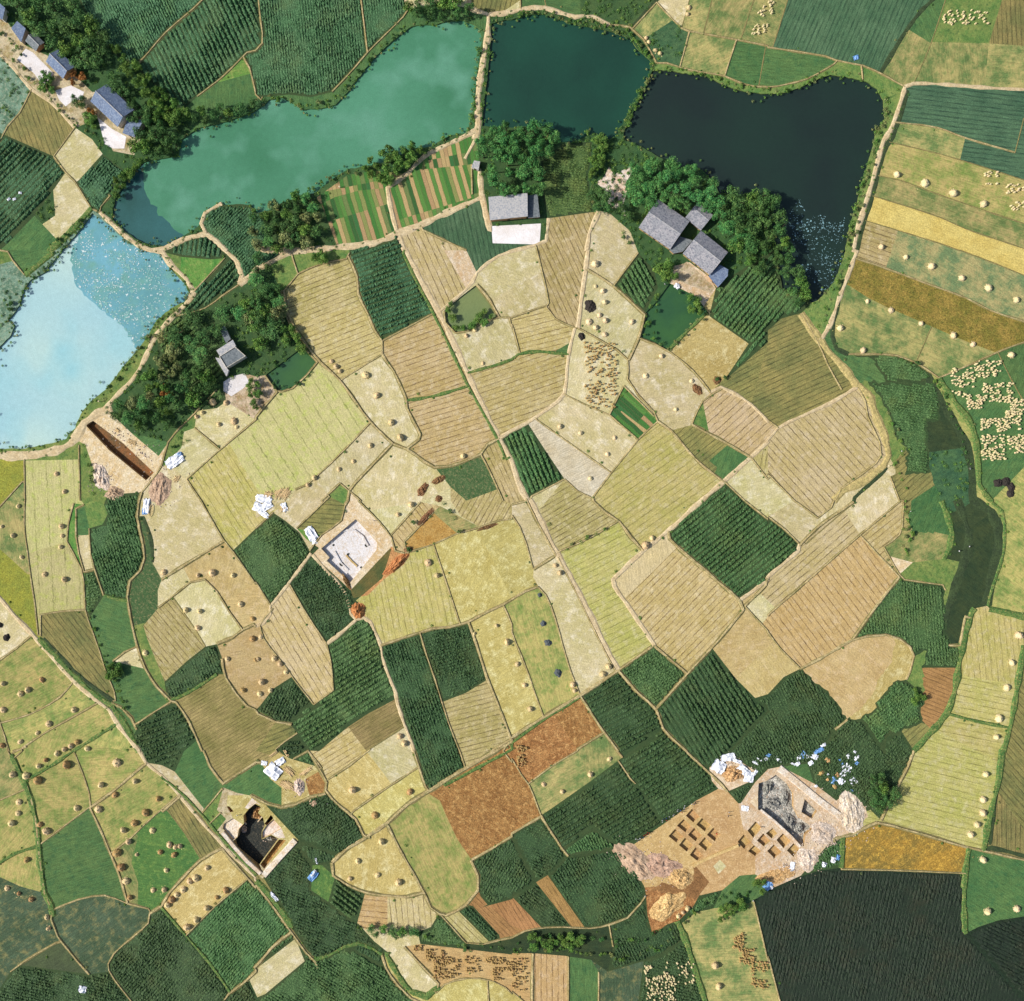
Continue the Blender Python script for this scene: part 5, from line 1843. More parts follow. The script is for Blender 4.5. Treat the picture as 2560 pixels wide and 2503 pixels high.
def gable(name, p0, p1, wf, wb, he, hr, roof, wall, label, cat='house', heb=None):
    # ridge from p0 to p1; wf = plan width of the slope to the right of the ridge direction, wb of the slope to the left
    p0, p1 = Vector(p0), Vector(p1); d = p1-p0; L = d.length; mid = (p0+p1)/2; a = math.atan2(d.y, d.x); e = empty(name, (mid.x, mid.y, 0), a)
    heb = he if heb is None else heb; x = L/2; o = .45
    V = [(-x+o,-wf+o,0),(x-o,-wf+o,0),(x-o,wb-o,0),(-x+o,wb-o,0),(-x+o,-wf+o,he-.1),(x-o,-wf+o,he-.1),(x-o,wb-o,heb-.1),(-x+o,wb-o,heb-.1),(-x+o,0,hr-.16),(x-o,0,hr-.16)]
    obj('wall', quadmesh('wall', V, [(0,1,5,4),(2,3,7,6),(1,2,6,9,5),(3,0,4,8,7)], WM[wall]), e)
    nseg = 14; VV = []; FF = []
    for s, w, h0 in ((-1, wf, he), (1, wb, heb)):
        b = len(VV)
        for i in range(nseg+1):
            xx = -x+2*x*i/nseg
            for j in range(5):
                q = j/4; sag = -.05*math.sin(q*math.pi)+.02*noise.noise((xx, q*3, s)); VV.append((xx, s*w*q, hr+(h0-hr)*q+sag))
        for i in range(nseg):
            for j in range(4): k = b+i*5+j; FF.append((k, k+1, k+6, k+5) if s > 0 else (k, k+5, k+6, k+1))
        b2 = len(VV); VV += [(vx, vy, vz-.14) for vx, vy, vz in VV[b:b2]]; off = b2-b; 
        for i in range(nseg):
            for j in range(4): k = b2+i*5+j; FF.append((k, k+5, k+6, k+1))
        for i in range(nseg): k = b+i*5+4; FF.append((k, k+off, k+off+5, k+5))
        for j in range(4):
            for k in (b+j, b+nseg*5+j): FF.append((k, k+1, k+1+off, k+off))
    r = obj('roof', quadmesh('roof', VV, FF, RM[roof]), e)
    parts = [boxv(-x-.05+i*2*x/12, -x-.05+(i+1)*2*x/12-.03, -.16, .16, hr-.03, hr+.12)+(0,) for i in range(12)]
    V, F, I = join(parts); obj('ridge_tiles', quadmesh('ridge_tiles', V, F, RM['light']), r)
    openings(e, -x+o, x-o, -wf+o, -1, 5)
    tag(e, label, cat); 
    ca, sa = math.cos(a), math.sin(a)
    HOUSES_AT.append([(mid.x+ca*u-sa*v, mid.y+sa*u+ca*v) for u, v in ((-x-1,-wf-1),(x+1,-wf-1),(x+1,wb+1),(-x-1,wb+1))])
    return e
def flat(name, P, h, roof, wall, label, cat='house', slope=0., parapet=False, door=True):
    c = sum((Vector(p) for p in P), Vector((0, 0)))/len(P); e = empty(name, (c.x, c.y, 0)); Q = [Vector(p)-c for p in P]
    ar = sum(Q[i].x*Q[(i+1) % len(Q)].y-Q[(i+1) % len(Q)].x*Q[i].y for i in range(len(Q)))
    if ar < 0: Q.reverse()
    n = len(Q); hz = [h+slope*(q.x*.0+q.y*.1) for q in Q]; S = [q*.93 for q in Q]
    V = [(q.x, q.y, 0) for q in S]+[(q.x, q.y, z-.12) for q, z in zip(S, hz)]
    obj('wall', quadmesh('wall', V, [(i, (i+1) % n, n+(i+1) % n, n+i) for i in range(n)], WM[wall]), e)
    V = [(q.x, q.y, z-.15) for q, z in zip(Q, hz)]+[(q.x, q.y, z) for q, z in zip(Q, hz)]
    r = obj('roof', quadmesh('roof', V, [tuple(range(n, 2*n)), tuple(reversed(range(n)))]+[(i, (i+1) % n, n+(i+1) % n, n+i) for i in range(n)], RM[roof]), e)
    if parapet:
        V = [(q.x, q.y, z+.003) for q, z in zip(Q, hz)]+[(q.x*.94, q.y*.94, z+.003) for q, z in zip(Q, hz)]+[(q.x, q.y, z+.4) for q, z in zip(Q, hz)]+[(q.x*.94, q.y*.94, z+.4) for q, z in zip(Q, hz)]
        F = []
        for i in range(n): j = (i+1) % n; F += [(i, j, 2*n+j, 2*n+i), (n+j, n+i, 3*n+i, 3*n+j), (2*n+i, 2*n+j, 3*n+j, 3*n+i)]
        obj('parapet', quadmesh('parapet', V, F, WM['white']), r)
    if door:
        k = min(range(n), key=lambda i: (S[i].y+S[(i+1) % n].y)); a, b = S[k], S[(k+1) % n]; m = (a+b)/2; u = (b-a).normalized(); nn = Vector((u.y, -u.x))
        V = [tuple(m+u*s+nn*.03)+(z,) for s, z in ((-.5, .02), (.5, .02), (.5, 2.0), (-.5, 2.0))]+[tuple(m+u*s+nn*.08)+(z,) for s, z in ((-.5, .02), (.5, .02), (.5, 2.0), (-.5, 2.0))]
        obj('door', quadmesh('door', V, [(4,5,6,7),(0,1,5,4),(1,2,6,5),(2,3,7,6),(3,0,4,7)], DOOR), e)
    tag(e, label, cat); HOUSES_AT.append([((q.x*1.15+c.x), (q.y*1.15+c.y)) for q in Q]); return e
def C1(p, x, y): return conv(p, x, y)
flat('farmhouse', cv('D', (525,885),(1230,815),(1240,1230),(550,1300)), 4.6, 'light', 'brick', 'large square pale grey roof farmhouse above the white concrete yard', slope=.6)
flat('lean_to_shed', cv('D', (1236,830),(1415,805),(1460,1225),(1246,1240)), 2.6, 'flat', 'brick', 'low dark-roofed lean-to against the right side of the square-roofed farmhouse', 'shed')
flat('small_shed', cv('D', (262,190),(372,208),(342,365),(213,312)), 2.4, 'light', 'white', 'tiny white-roofed shed at the head of the path beside the grove', 'shed')
gable('farmhouse', C1('E', 470,370), C1('E', 945,700), 6.6, 7.2, 3.4, 6.4, 'grey', 'mud', 'upper grey-tiled farmhouse with long gable roof, below the right-hand grove')
flat('link_shed', cv('E', (800,905),(960,700),(1150,760),(1000,930),(860,960)), 2.6, 'flat', 'mud', 'low dark flat-roofed shed between the two grey-tiled farmhouses', 'shed')
gable('farmhouse', C1('E', 1140,785), C1('E', 1548,1110), 6.2, 5.6, 3.4, 6.3, 'grey', 'mud', 'lower grey-tiled farmhouse beside the bare brown yard')
flat('lean_to_shed', cv('E', (1560,1125),(1690,1200),(1680,1300),(1530,1470),(1390,1300)), 2.5, 'blue', 'mud', 'slate-blue roofed lean-to at the end of the lower grey-tiled farmhouse', 'shed')
gable('outbuilding', C1('E', 1150,280), C1('E', 1385,475), 4.8, 3.2, 2.8, 4.0, 'grey', 'mud', 'small stained grey-roofed outbuilding standing apart behind the two farmhouses', 'outbuilding')
gable('farmhouse', C1('00', 770,735), C1('00', 975,930), 4.4, 5.2, 3.6, 6.2, 'blue', 'white', 'blue-grey roofed house with white yard, last of the row nearest the pond')
flat('kitchen_shed', cv('00', (985,930),(1110,930),(1040,1060),(950,1030)), 2.8, 'blue', 'white', 'blue-roofed low shed attached to the house nearest the pond', 'shed')
gable('farmhouse', C1('00', 420,450), C1('00', 550,580), 3.4, 3.6, 3.4, 5.4, 'blue', 'brick', 'small blue-grey roofed house with an orange tree at its end')
flat('farmhouse', cv('00', (160,190),(225,245),(190,350),(115,245)), 3.6, 'blue', 'white', 'dark blue-roofed house in the top left row beside the white concrete yard')
gable('farmhouse', C1('00', 250,300), C1('00', 330,380), 2.6, 2.4, 3.0, 4.2, 'flat', 'brick', 'small dull grey-roofed house squeezed behind the white yard')
flat('farmhouse', cv('00', (10,40),(70,90),(50,180),(-10,150)), 3.6, 'blue', 'white', 'blue-roofed house in the extreme top left corner')
flat('farmhouse', cv('01', (1690,820),(1810,745),(1890,815),(1742,905)), 4.4, 'flat', 'white', 'dark grey flat-roofed house with white walls on the left', parapet=True)
flat('house_wing', cv('01', (1663,770),(1788,690),(1810,738),(1690,815)), 3.6, 'light', 'white', 'pale-roofed wing joined to the top side of the flat-roofed white house', 'house')
flat('porch', cv('01', (1650,822),(1684,826),(1752,920),(1735,965)), 2.6, 'light', 'white', 'narrow white-roofed porch along the front of the flat-roofed white house', 'porch', door=False)
flat('small_shed', cv('01', (1680,608),(1718,582),(1765,680),(1732,715)), 2.4, 'flat', 'white', 'narrow grey shed behind the flat-roofed white house', 'shed')
def yard(P, z, mat='concrete'):
    from mathutils.geometry import tessellate_polygon
    V = [(x, y, z) for x, y in P]; T = tessellate_polygon([[Vector(v) for v in V]])
    tag(obj('concrete_yard', mesh_np('concrete_yard', V, [tuple(t) for t in T], [M[mat]])), kind='structure')
yard(cv('01', (1700,1000),(1760,960),(1860,935),(1895,1000),(1850,1050),(1760,1110),(1700,1070)), .03)
yard(cv('00', (195,370),(250,400),(410,560),(330,660),(260,560),(130,450)), .03)
yard(cv('00', (420,690),(540,650),(640,700),(620,760),(560,760),(500,810),(450,760)), .034)
yard(cv('00', (745,895),(850,980),(960,1040),(945,1130),(860,1130),(795,1095)), .03)
yard(cv('20', (640,1390),(700,1345),(740,1265),(775,1330),(900,1265),(925,1290),(860,1400),(875,1450),(845,1560),(875,1640),(850,1640),(820,1580),(745,1590),(715,1500),(700,1440)), .03, 'dirtw')
yard(cv('E', (880,1180),(1080,1060),(1300,1260),(1500,1460),(1440,1540),(1200,1450),(950,1350)), .03, 'yard')

ntree = 0
for t in rows('T'):
    k, sp, h, p = t[0], float(t[1]), float(t[2]), t[3][:-1]
    P = [conv(p, *map(float, q.split(','))) for q in t[4:]]
    x0, x1 = min(q[0] for q in P), max(q[0] for q in P); y0, y1 = min(q[1] for q in P), max(q[1] for q in P)
    got = []
    for _ in range(3000):
        X, Y = random.uniform(x0, x1), random.uniform(y0, y1)
        if not in_poly(X, Y, P) or not clear(X, Y) or any((X-a)**2+(Y-b)**2 < (sp*.82)**2 for a, b in got): continue
        got.append((X, Y)); kk = random.choice(['dark', 'dark', 'mid', 'pale', 'tall']) if k == 'mix' else ('mid' if random.random() < .22 and k == 'dark' else k)
        put_tree(kk, X, Y, sp/4.5*random.uniform(.7, 1.25)*(1.25 if kk in ('mid', 'pale', 'autumn') else 1.0), h); ntree += 1
for (k, w, _), it in TG.items(): ordinals(it, TN[k][1]+' trees', 'by '+w, 'tree', '%s trees by %s' % (TN[k][1], w), TN[k][1]+' tree')
SH = {}; SHG = {}
for k, m in (('dark', 'leafdark'), ('mid', 'leafmid'), ('pale', 'leafpale')):
    SH[k] = [crown_mesh(i*7+3, M[m], 1.0, 1.5, .1, 6, 330, .14) for i in range(4)]
nsh = 0; spots = []
for t in rows('R'):
    k, sp, p = t[0], float(t[1]), t[2][:-1]; P = [Vector(conv(p, *map(float, q.split(',')))) for q in t[3:]]
    for i in range(len(P)-1):
        L = (P[i+1]-P[i]).length; d = 0
        while d < L:
            q = P[i].lerp(P[i+1], d/L); spots.append((k, q.x+random.gauss(0, .7), q.y+random.gauss(0, .7), random.uniform(.6, 1.35))); d += sp*random.uniform(.8, 1.7)
for t in rows('S'):
    for q in t[1:]: X, Y = conv(t[0][:-1], *map(float, q.split(','))); spots.append(('dark', X, Y, 1.2))
random.Random(5).shuffle(spots)
uV = []
for i, (k, X, Y, s) in enumerate(spots):
    k2 = random.choice([k, k, k, 'pale' if k != 'dark' else 'mid'])
    if i < 290:
        o = obj('shrub', random.choice(SH[k2]), None, (X, Y, -.1), random.uniform(0, 6)); o.scale = (s, s, s*random.uniform(.8, 1.4)); SHG.setdefault((k2, near_what(X, Y)), []).append((o, X, Y))
    else: uV.append((k2, X, Y, s))
for (k2, w), it in SHG.items(): kn = {'dark': 'dark green', 'mid': 'mid green', 'pale': 'yellowish'}[k2]; ordinals(it, kn+' shrubs', 'by '+w, 'shrub', '%s shrubs by %s' % (kn, w), kn+' shrub')
def scatter_stuff(name, items, label, cat, qs=.14, nq=120):
    r = np.random.default_rng(11); VV = []; mi = []; mats = [M['leafdark'], M['leafmid'], M['leafpale']]; ix = {'dark': 0, 'mid': 1, 'pale': 2}
    for (k, X, Y, s) in items:
        v = r.normal(0, 1, (nq, 3)); v /= np.linalg.norm(v, axis=1)[:, None]; v[:, 2] = np.abs(v[:, 2]); P = v*np.array([s, s, s*.9])*r.uniform(.5, 1.1, (nq, 1))+np.array([X, Y, 0])
        N = v+r.normal(0, .6, (nq, 3)); T = np.cross(N, r.normal(0, 1, (nq, 3))); T /= np.linalg.norm(T, axis=1)[:, None]; Bv = np.cross(N, T); Bv /= np.linalg.norm(Bv, axis=1)[:, None]
        q = (qs*r.uniform(.6, 1.3, nq))[:, None]; VV.append(np.stack([P-T*q, P-Bv*q*.6, P+T*q, P+Bv*q*.6], 1).reshape(-1, 3)); mi += [ix[k]]*nq
    V = np.concatenate(VV); tag(obj(name, mesh_np(name, V, np.arange(len(V)).reshape(-1, 4), mats, mi)), label, cat, kind='stuff')
# low undergrowth along every bank, path edge and woodland floor
low = [(k, X, Y, s*.8) for k, X, Y, s in uV]
for li, (k, pts_) in enumerate(LINES):
    dens = {'w': 1.3, 'g': 3.0, 'g1': 5.0, 'p5': 5, 'p3': 7, 'd3': 6, 'b2': 14, 'b': 26}.get(k)
    if not dens: continue
    for i in range(len(pts_)-1):
        a, b = Vector(pts_[i]), Vector(pts_[i+1]); n = (b-a).length/dens; n = int(n)+(random.random() < n-int(n))
        for _ in range(n):
            q = a.lerp(b, random.random()); sd = 1.4 if k == 'w' else .8 if k[0] == 'g' else 1.3
            low.append((random.choice(['mid', 'mid', 'dark', 'pale']), q.x+random.gauss(0, sd), q.y+random.gauss(0, sd), random.uniform(.25, .7)))
for F in FIELDS:
    if F['style'] in ('wood', 'weeds', 'scrub'):
        xs = [ov[a].x for a, b in F['bd']]; ys = [ov[a].y for a, b in F['bd']]; P = None
        st0 = F['style']; n = int(F['area']/(5 if st0 == 'wood' else 9)); x0, x1, y0, y1 = min(xs), max(xs), min(ys), max(ys)
        for _ in range(n*3):
            if n <= 0: break
            X, Y = random.uniform(x0, x1), random.uniform(y0, y1)
            if style_at(X, Y) == st0 and clear(X, Y): low.append((random.choice(['dark', 'dark', 'mid']), X, Y, random.uniform(.4, 1.1))); n -= 1
scatter_stuff('undergrowth', low, 'low leafy undergrowth along the banks, bunds and under the trees', 'undergrowth', nq=60, qs=.17)
# ---------------------------------------------------------------- floating lily leaves on two ponds
def lilies(name, tl, poly, n, mat, label, r0, r1):
    P = [conv(tl, x, y) for x, y in poly]; x0, x1 = min(q[0] for q in P), max(q[0] for q in P); y0, y1 = min(q[1] for q in P), max(q[1] for q in P); V = []; F = []; k = 0
    while k < n:
        X, Y = random.uniform(x0, x1), random.uniform(y0, y1)
        if not in_poly(X, Y, P) or not style_at(X, Y).startswith('pond') or noise.noise((X*.14, Y*.14, 3)) < random.uniform(-.5, .25): k += .2; continue
        k += 1; r = random.uniform(r0, r1)*(2 if random.random() < .08 else 1); b = len(V); ph = random.uniform(0, 6)
        for j in range(8): a = ph+6.283*j/9; V.append((X+r*math.cos(a), Y+r*math.sin(a)*random.uniform(.7, 1), WZ+.04+(k % 9)*.006))
        V.append((X, Y, WZ+.05)); F += [(b+j, b+j+1, b+8) for j in range(7)]
    tag(obj(name, mesh_np(name, V, F, [mat])), label, 'lily leaves', kind='stuff')
lpm = plain('lily_leaf_pale', (206, 222, 222), .4, .5, .25, 3.); lpd = plain('lily_leaf', (112, 170, 166), .4, .5, .3, 3.)
lilies('lily_leaves', '01', [(540,0),(1180,0),(1400,230),(1300,440),(1190,520),(1120,640),(1040,760),(940,590),(750,430),(570,250)], 900, lpm, 'pale floating lily leaves on the right part of the milky blue pond', .1, .28)
lilies('lily_leaves', '01', [(540,0),(1180,0),(1400,230),(1300,440),(1190,520),(1120,640),(1040,760),(940,590),(750,430),(570,250)], 1500, lpd, 'blue-green floating leaves on the right part of the milky blue pond', .12, .4)
lilies('lily_leaves', '00', [(480,1904),(600,1760),(780,1680),(960,1850),(1100,1904)], 160, lpm, 'pale floating lily leaves in the top end of the milky blue pond', .1, .28)
lilies('lily_leaves', '30', [(150,1650),(240,1500),(300,1620),(420,1620),(500,1700),(590,1640),(560,2200),(450,2250),(350,2150),(250,2080),(200,1850)], 700, plain('lily_leaf_bluish', (130, 168, 176), .4, .5, .3, 3.), 'bluish pale leaves floating in the narrow end of the black pond', .08, .24)  # water plants, whitish blue in their own colour
# ---------------------------------------------------------------- spoil heaps, plastic sheets, timber, people
def heap(tl, x, y, rx, ry, h, mat, rz, label, seed, rough=.35, cat='spoil heap'):
    X, Y = conv(tl, x, y); s = PX/FR[tl][2] if tl in FR else TP
    o = obj('spoil_heap', heap_mesh('spoil_heap', M[mat], rx*s, ry*s, h, seed, rough, 34), None, (X, Y, 0), R(rz)); tag(o, label, cat); return o
M['spoilpink'] = field_mat('spoil_pink', (206,176,150), (178,146,120), ps=.4, fib=.05, grain=.45, patch=(138,116,96))
M['spoilred'] = field_mat('spoil_red', (192,120,72), (214,150,96), ps=.4, fib=.05, grain=.4, patch=(150,90,56))
M['spoilwhite'] = field_mat('spoil_white', (220,204,190), (198,174,150), ps=.4, fib=.05, grain=.4)
M['spoiltan'] = field_mat('spoil_tan', (206,170,116), (184,144,92), ps=.4, fib=.05, grain=.4, patch=(222,190,140))
M['rubble'] = field_mat('rubble', (178,176,166), (132,130,124), ps=.6, fib=.05, grain=.5, patch=(84,84,82))
heap('A', 150, 900, 200, 100, 1.0, 'spoilpink', -40, 'long pinkish rubble heap at the left corner of the excavated ground', 1, .5)
heap('A', 340, 930, 150, 85, 1.1, 'spoilpink', -10, 'pinkish crumbly spoil heap below the square test pits', 2, .5)
heap('A', 490, 1010, 105, 75, 1.2, 'spoiltan', -25, 'round tan spoil heap between the pink heap and the brown hollow', 3, .35)
heap('A', 380, 1240, 150, 90, 1.4, 'spoiltan', 35, 'flat tan spoil heap below the brown hollow beside three straw stacks', 4, .3)
heap('A', 1790, 520, 100, 170, 1.1, 'spoilwhite', 10, 'big whitish rubble heap at the right end of the dig', 5, .5)
heap('A', 1580, 680, 110, 80, .8, 'spoilwhite', -30, 'low whitish soil heap between the grey pit and the track', 6, .4)
heap('A', 1220, 1000, 150, 60, .7, 'spoiltan', 15, 'low tan-orange soil heap along the lower edge of the dig', 7, .5)
heap('A', 1460, 880, 90, 90, .7, 'spoilwhite', 20, 'pale crumbly heap beside the lower end of the grey pit', 8, .5)
heap('A', 900, 230, 100, 60, 1.5, 'spoiltan', 10, 'orange-tan straw and soil heap under the white sheets', 9, .5)
heap('C', 1620, 1130, 100, 300, 1.5, 'spoilred', -48, 'long rust-red soil ridge beside the lower right of the white pit', 10, .45)
heap('12', 775, 835, 55, 70, 2.0, 'spoilred', 10, 'round red and pink soil mound at the bottom corner of the white pit', 11, .4)
M['spoilbrown'] = field_mat('spoil_brown', (130,94,62), (108,82,54), ps=.4, fib=.05, grain=.4, patch=(160,124,84))
heap('11', 1270, 1820, 30, 60, .8, 'spoilbrown', -35, 'dark brown soil ridge at the top of the striped plot by the white pit', 17, .45)
heap('11', 1390, 1745, 60, 26, .7, 'spoilbrown', 30, 'dark brown soil ridge slanting above the striped plot', 18, .45)
heap('11', 1390, 1890, 30, 24, .7, 'spoilbrown', 30, 'small dark brown soil lump between the striped plot and the yellow wedge', 19, .45)
heap('12', 1290, 130, 26, 100, .7, 'spoilbrown', -42, 'long brown soil ridge along the edge of the yellow wedge', 20, .45)
heap('12', 1760, 200, 90, 14, .5, 'spoilbrown', 18, 'thin brown soil ridge along the furrowed plot by the central path', 21, .45)
heap('12', 1155, 370, 40, 24, .7, 'spoilbrown', 0, 'brown soil lump at the tip of the yellow wedge', 22, .45)
heap('12', 690, 620, 20, 60, .8, 'spoilbrown', 30, 'brown soil lump at the bottom corner of the white pit', 23, .45)
heap('21', 1560, 990, 30, 34, .7, 'spoilbrown', 0, 'red-brown brush heap at the bottom corner of the orange-tan field', 24, .5)
heap('21', 1410, 1060, 30, 50, .7, 'spoilbrown', 40, 'brown brush heap on the bund left of the red-brown one', 25, .5)
heap('B', 1240, 580, 75, 110, 1.2, 'spoilwhite', 5, 'pink-white soil pile beside the cut poles', 12, .4)
heap('B', 1440, 800, 70, 60, .8, 'spoilpink', 0, 'small pink spoil pile at the bend of the curved track', 13, .4)
heap('01', 770, 1720, 60, 110, 1.0, 'spoilwhite', 20, 'pale soil heap left of the long trench', 14, .5)
heap('01', 870, 1850, 70, 50, 1.0, 'spoilpink', 0, 'pinkish soil heap at the foot of the trench loop path', 15, .5)
heap('01', 1220, 1810, 80, 130, .9, 'spoilpink', -15, 'pinkish rubble spread across the path beside the left moat', 16, .5)
for i, (x, y, rx, ry) in enumerate([(1200,460,80,60),(1160,340,60,40),(1330,600,70,50),(1290,420,40,70),(1400,650,50,40)]):
    X, Y = conv('A', x, y); o = obj('rubble_mound', heap_mesh('rubble_mound', M['rubble'], rx*PX/FR['A'][2], ry*PX/FR['A'][2], 1.5, 30+i, .6, 24), None, (X, Y, -2.0), i)
    tag(o, ['broad grey rubble mound in the middle of the grey pit', 'small grey mound at the top of the grey pit beside the round well', 'pale mound at the lower end of the grey pit', 'long narrow rubble mound on the right side of the grey pit', 'small mound in the bottom corner of the grey pit'][i], 'rubble mound')
for i, (x, y, rx, ry, mt) in enumerate([(830,1290,90,60,'rubble'),(640,980,90,70,'spoiltan'),(450,1180,60,50,'spoilwhite')]):
    X, Y = conv('B', x, y); o = obj('rubble_mound', heap_mesh('rubble_mound', M[mt], rx*PX/FR['B'][2], ry*PX/FR['B'][2], 1.6, 50+i, .6, 24), None, (X, Y, -3.6), i)
    tag(o, ['grey rubble mound on the right side of the deep black pit', 'brown earth mound at the top of the deep black pit', 'pale earth mound against the left wall of the deep black pit'][i], 'rubble mound')
# low baulk walls and trenches inside the white pit, round wall ring of the buried altar
PWM = M['pitwhite']
def wallstrip(name, tl, pts_, w, h, z0, mat, label, cat='baulk'):
    P = [Vector(conv(tl, *p)) for p in pts_]; V = []; F = []; c = sum(P, Vector((0, 0)))/len(P)
    for i, q in enumerate(P):
        t = P[min(i+1, len(P)-1)]-P[max(i-1, 0)]; n = Vector((-t.y, t.x)).normalized(); q = q-c
        for s, z in ((-1, 0), (-.8, h), (.8, h), (1, 0)): V.append((q.x+n.x*w/2*s, q.y+n.y*w/2*s, z))
    for i in range(len(P)-1):
        for s in range(3): a = i*4+s; F.append((a, a+4, a+5, a+1))
    e = len(V)-4; F += [(0, 1, 2, 3), (e+3, e+2, e+1, e)]
    o = obj(name, mesh_np(name, V, F, [mat]), None, (c.x, c.y, z0)); tag(o, label, cat); return o
wallstrip('earth_baulk', 'C', [(350,730),(500,560),(640,500),(800,500),(960,620),(1060,800)], .9, .5, -1.5, PWM, 'curved low white earth bank across the upper part of the white pit')
wallstrip('earth_baulk', 'C', [(640,980),(740,1090),(850,1190)], .8, .45, -1.5, M['dirtt'], 'short tan earth bank in the lower middle of the white pit')
wallstrip('earth_baulk', 'C', [(420,900),(540,1120),(680,1260)], .7, .4, -1.5, PWM, 'straight low white earth bank along the lower left of the white pit')
for i, (x, y, r) in enumerate([(550,1150,34),(680,360,22),(1030,790,26),(930,1215,18),(680,960,20),(400,790,18)]):
    X, Y = conv('C', x, y); V, F = lathe([(r*PX/FR['C'][2]*1.4, 0), (r*PX/FR['C'][2], .02)], 10, .1, i); 
    o = obj('post_hole', mesh_np('post_hole', V, F, [M['pitdark']]), None, (X, Y, -1.48)); tag(o, kind='structure')
wallstrip('earth_baulk', 'A', [(1100,500),(1210,590),(1330,700),(1400,780)], 1.0, .5, 0, M['dirtw'], 'straight pale earth bank between the grey pit and the square pits')
wallstrip('earth_baulk', 'A', [(1240,180),(1400,310),(1560,440),(1720,560)], 3.0, .5, 0, M['dirtw'], 'broad pinkish earth bank along the upper right rim of the grey pit')
wallstrip('earth_baulk', 'A', [(590,920),(760,840),(930,770)], 1.3, .7, 0, M['dirtt'], 'raised tan earth bank below the nine square test pits')
wallstrip('earth_baulk', 'B', [(350,930),(430,1040),(500,1120)], .5, .6, -3.0, M['dirtw'], 'thin pale standing wall at the upper left of the deep black pit')
wallstrip('earth_baulk', 'B', [(660,1080),(720,1010),(745,960)], .5, 1.8, -3.6, M['dirtw'], 'pale standing wall stub at the top of the deep black pit')
wallstrip('earth_baulk', 'B', [(760,1790),(960,1560),(1190,1310)], 2.6, .6, 0, M['dirtw'], 'wide pale bank along the lower right rim of the deep black pit')
wallstrip('earth_baulk', 'B', [(720,1760),(540,1600),(360,1400),(200,1200)], 1.8, .6, 0, M['dirtw'], 'pale bank along the lower left rim of the deep black pit')
# plastic sheets: crumpled, lying over things
SHM = {'white': plain('plastic_white', (240,242,250), .35, .5, .06, 3.), 'blue': plain('plastic_blue', (110,158,214), .35, .5, .1, 3.), 'red': plain('plastic_red', (190,80,60), .4, .4)}
def sheet(X, Y, a, b, rz, col, z, seed, label, name='plastic_sheet', cat='plastic sheet', group=None):
    n = 9; V = []; F = []
    for i in range(n):
        for j in range(n):
            u, v = -1+2*i/(n-1), -1+2*j/(n-1); k = noise.noise((u*2.1, v*2.1, seed)); m = noise.noise((u*4.5, v*4.5, seed+4))
            V.append((u*a*(1+.25*noise.noise((v*2, seed, 1))), v*b*(1+.25*noise.noise((u*2, seed, 7))), max(.03, z*(1-.55*(u*u+v*v)*.7)+z*.9*k+.14*m)))
    nn = n*n; V += [(x, y, zz-.04) for x, y, zz in V]
    for i in range(n-1):
        for j in range(n-1): q = i*n+j; F += [(q, q+n, q+n+1, q+1), (nn+q, nn+q+1, nn+q+n+1, nn+q+n)]
    o = obj(name, mesh_np(name, V, F, [SHM[col]]), None, (X, Y, .02), R(rz)); tag(o, label, cat, group); return o
def S1(tl, x, y, a, b, rz, col, z, label):
    X, Y = conv(tl, x, y); s = PX/FR[tl][2] if tl in FR else TP; sheet(X, Y, a*s, b*s, -rz, col, z, x+y, label)
S1('12', 20, 50, 40, 34, 20, 'white', .6, 'crumpled white plastic sheet farthest left of the straw pole pile')
S1('12', 80, 40, 30, 44, 60, 'white', .6, 'tall crumpled white plastic sheet nearest the straw pole pile')
S1('12', 60, 100, 44, 20, 35, 'white', .5, 'low white plastic sheet touching the corner of the dark green crop')
S1('12', 215, 50, 34, 22, 70, 'white', .5, 'pale torn plastic sheet at the right end of the straw pole pile')
S1('11', 60, 1890, 60, 30, 10, 'white', .5, 'white plastic sheet at the foot of the pale straw heap')
S1('12', 420, 250, 55, 35, 60, 'white', .7, 'white plastic sheet heap left of the square white pit')
S1('12', 440, 300, 30, 20, 70, 'white', .4, 'small white plastic scrap below the heap left of the white pit')
S1('01', 1330, 1600, 70, 40, -35, 'white', .9, 'white and blue plastic cover beside the left moat path')
S1('01', 1360, 1560, 30, 16, -35, 'blue', .7, 'small blue plastic sheet over the white cover by the moat path')
S1('02', 1115, 40, 25, 55, 5, 'white', .6, 'white plastic sheet beside the cart frame')
S1('02', 1100, 80, 18, 25, 0, 'blue', .4, 'small blue plastic scrap beside the cart frame')
S1('B', 890, 370, 105, 90, 40, 'white', 1.0, 'large white plastic heap above the deep black pit')
S1('B', 985, 240, 65, 45, -30, 'white', .7, 'square white sheet behind the large white plastic heap')
S1('B', 765, 260, 40, 30, 10, 'white', .4, 'small white scrap at the left of the large white heap')
S1('B', 1430, 1790, 75, 45, -50, 'blue', .9, 'bright blue plastic sheet at the edge of the green plot')
S1('B', 1440, 1760, 18, 60, 30, 'white', 1.2, 'white strip lying over the bright blue sheet')
S1('B', 1475, 1590, 14, 40, -20, 'white', .4, 'small white scrap above the bright blue sheet')
S1('A', 780, 170, 50, 45, 30, 'white', 1.0, 'big white plastic sheet at the left end of the sheet heap')
S1('A', 850, 100, 55, 28, -10, 'white', .9, 'long white plastic sheet at the top of the sheet heap')
S1('A', 970, 200, 50, 30, 45, 'white', .9, 'white plastic sheet at the middle of the sheet heap')
S1('A', 1010, 250, 36, 40, 10, 'white', .7, 'white plastic sheet at the lower right of the sheet heap')
S1('A', 980, 490, 28, 20, 10, 'white', .3, 'white plastic scrap near the corner of the grey pit')
S1('A', 1155, 1075, 28, 34, 40, 'blue', .6, 'blue plastic sheet by the small round tree below the dig')
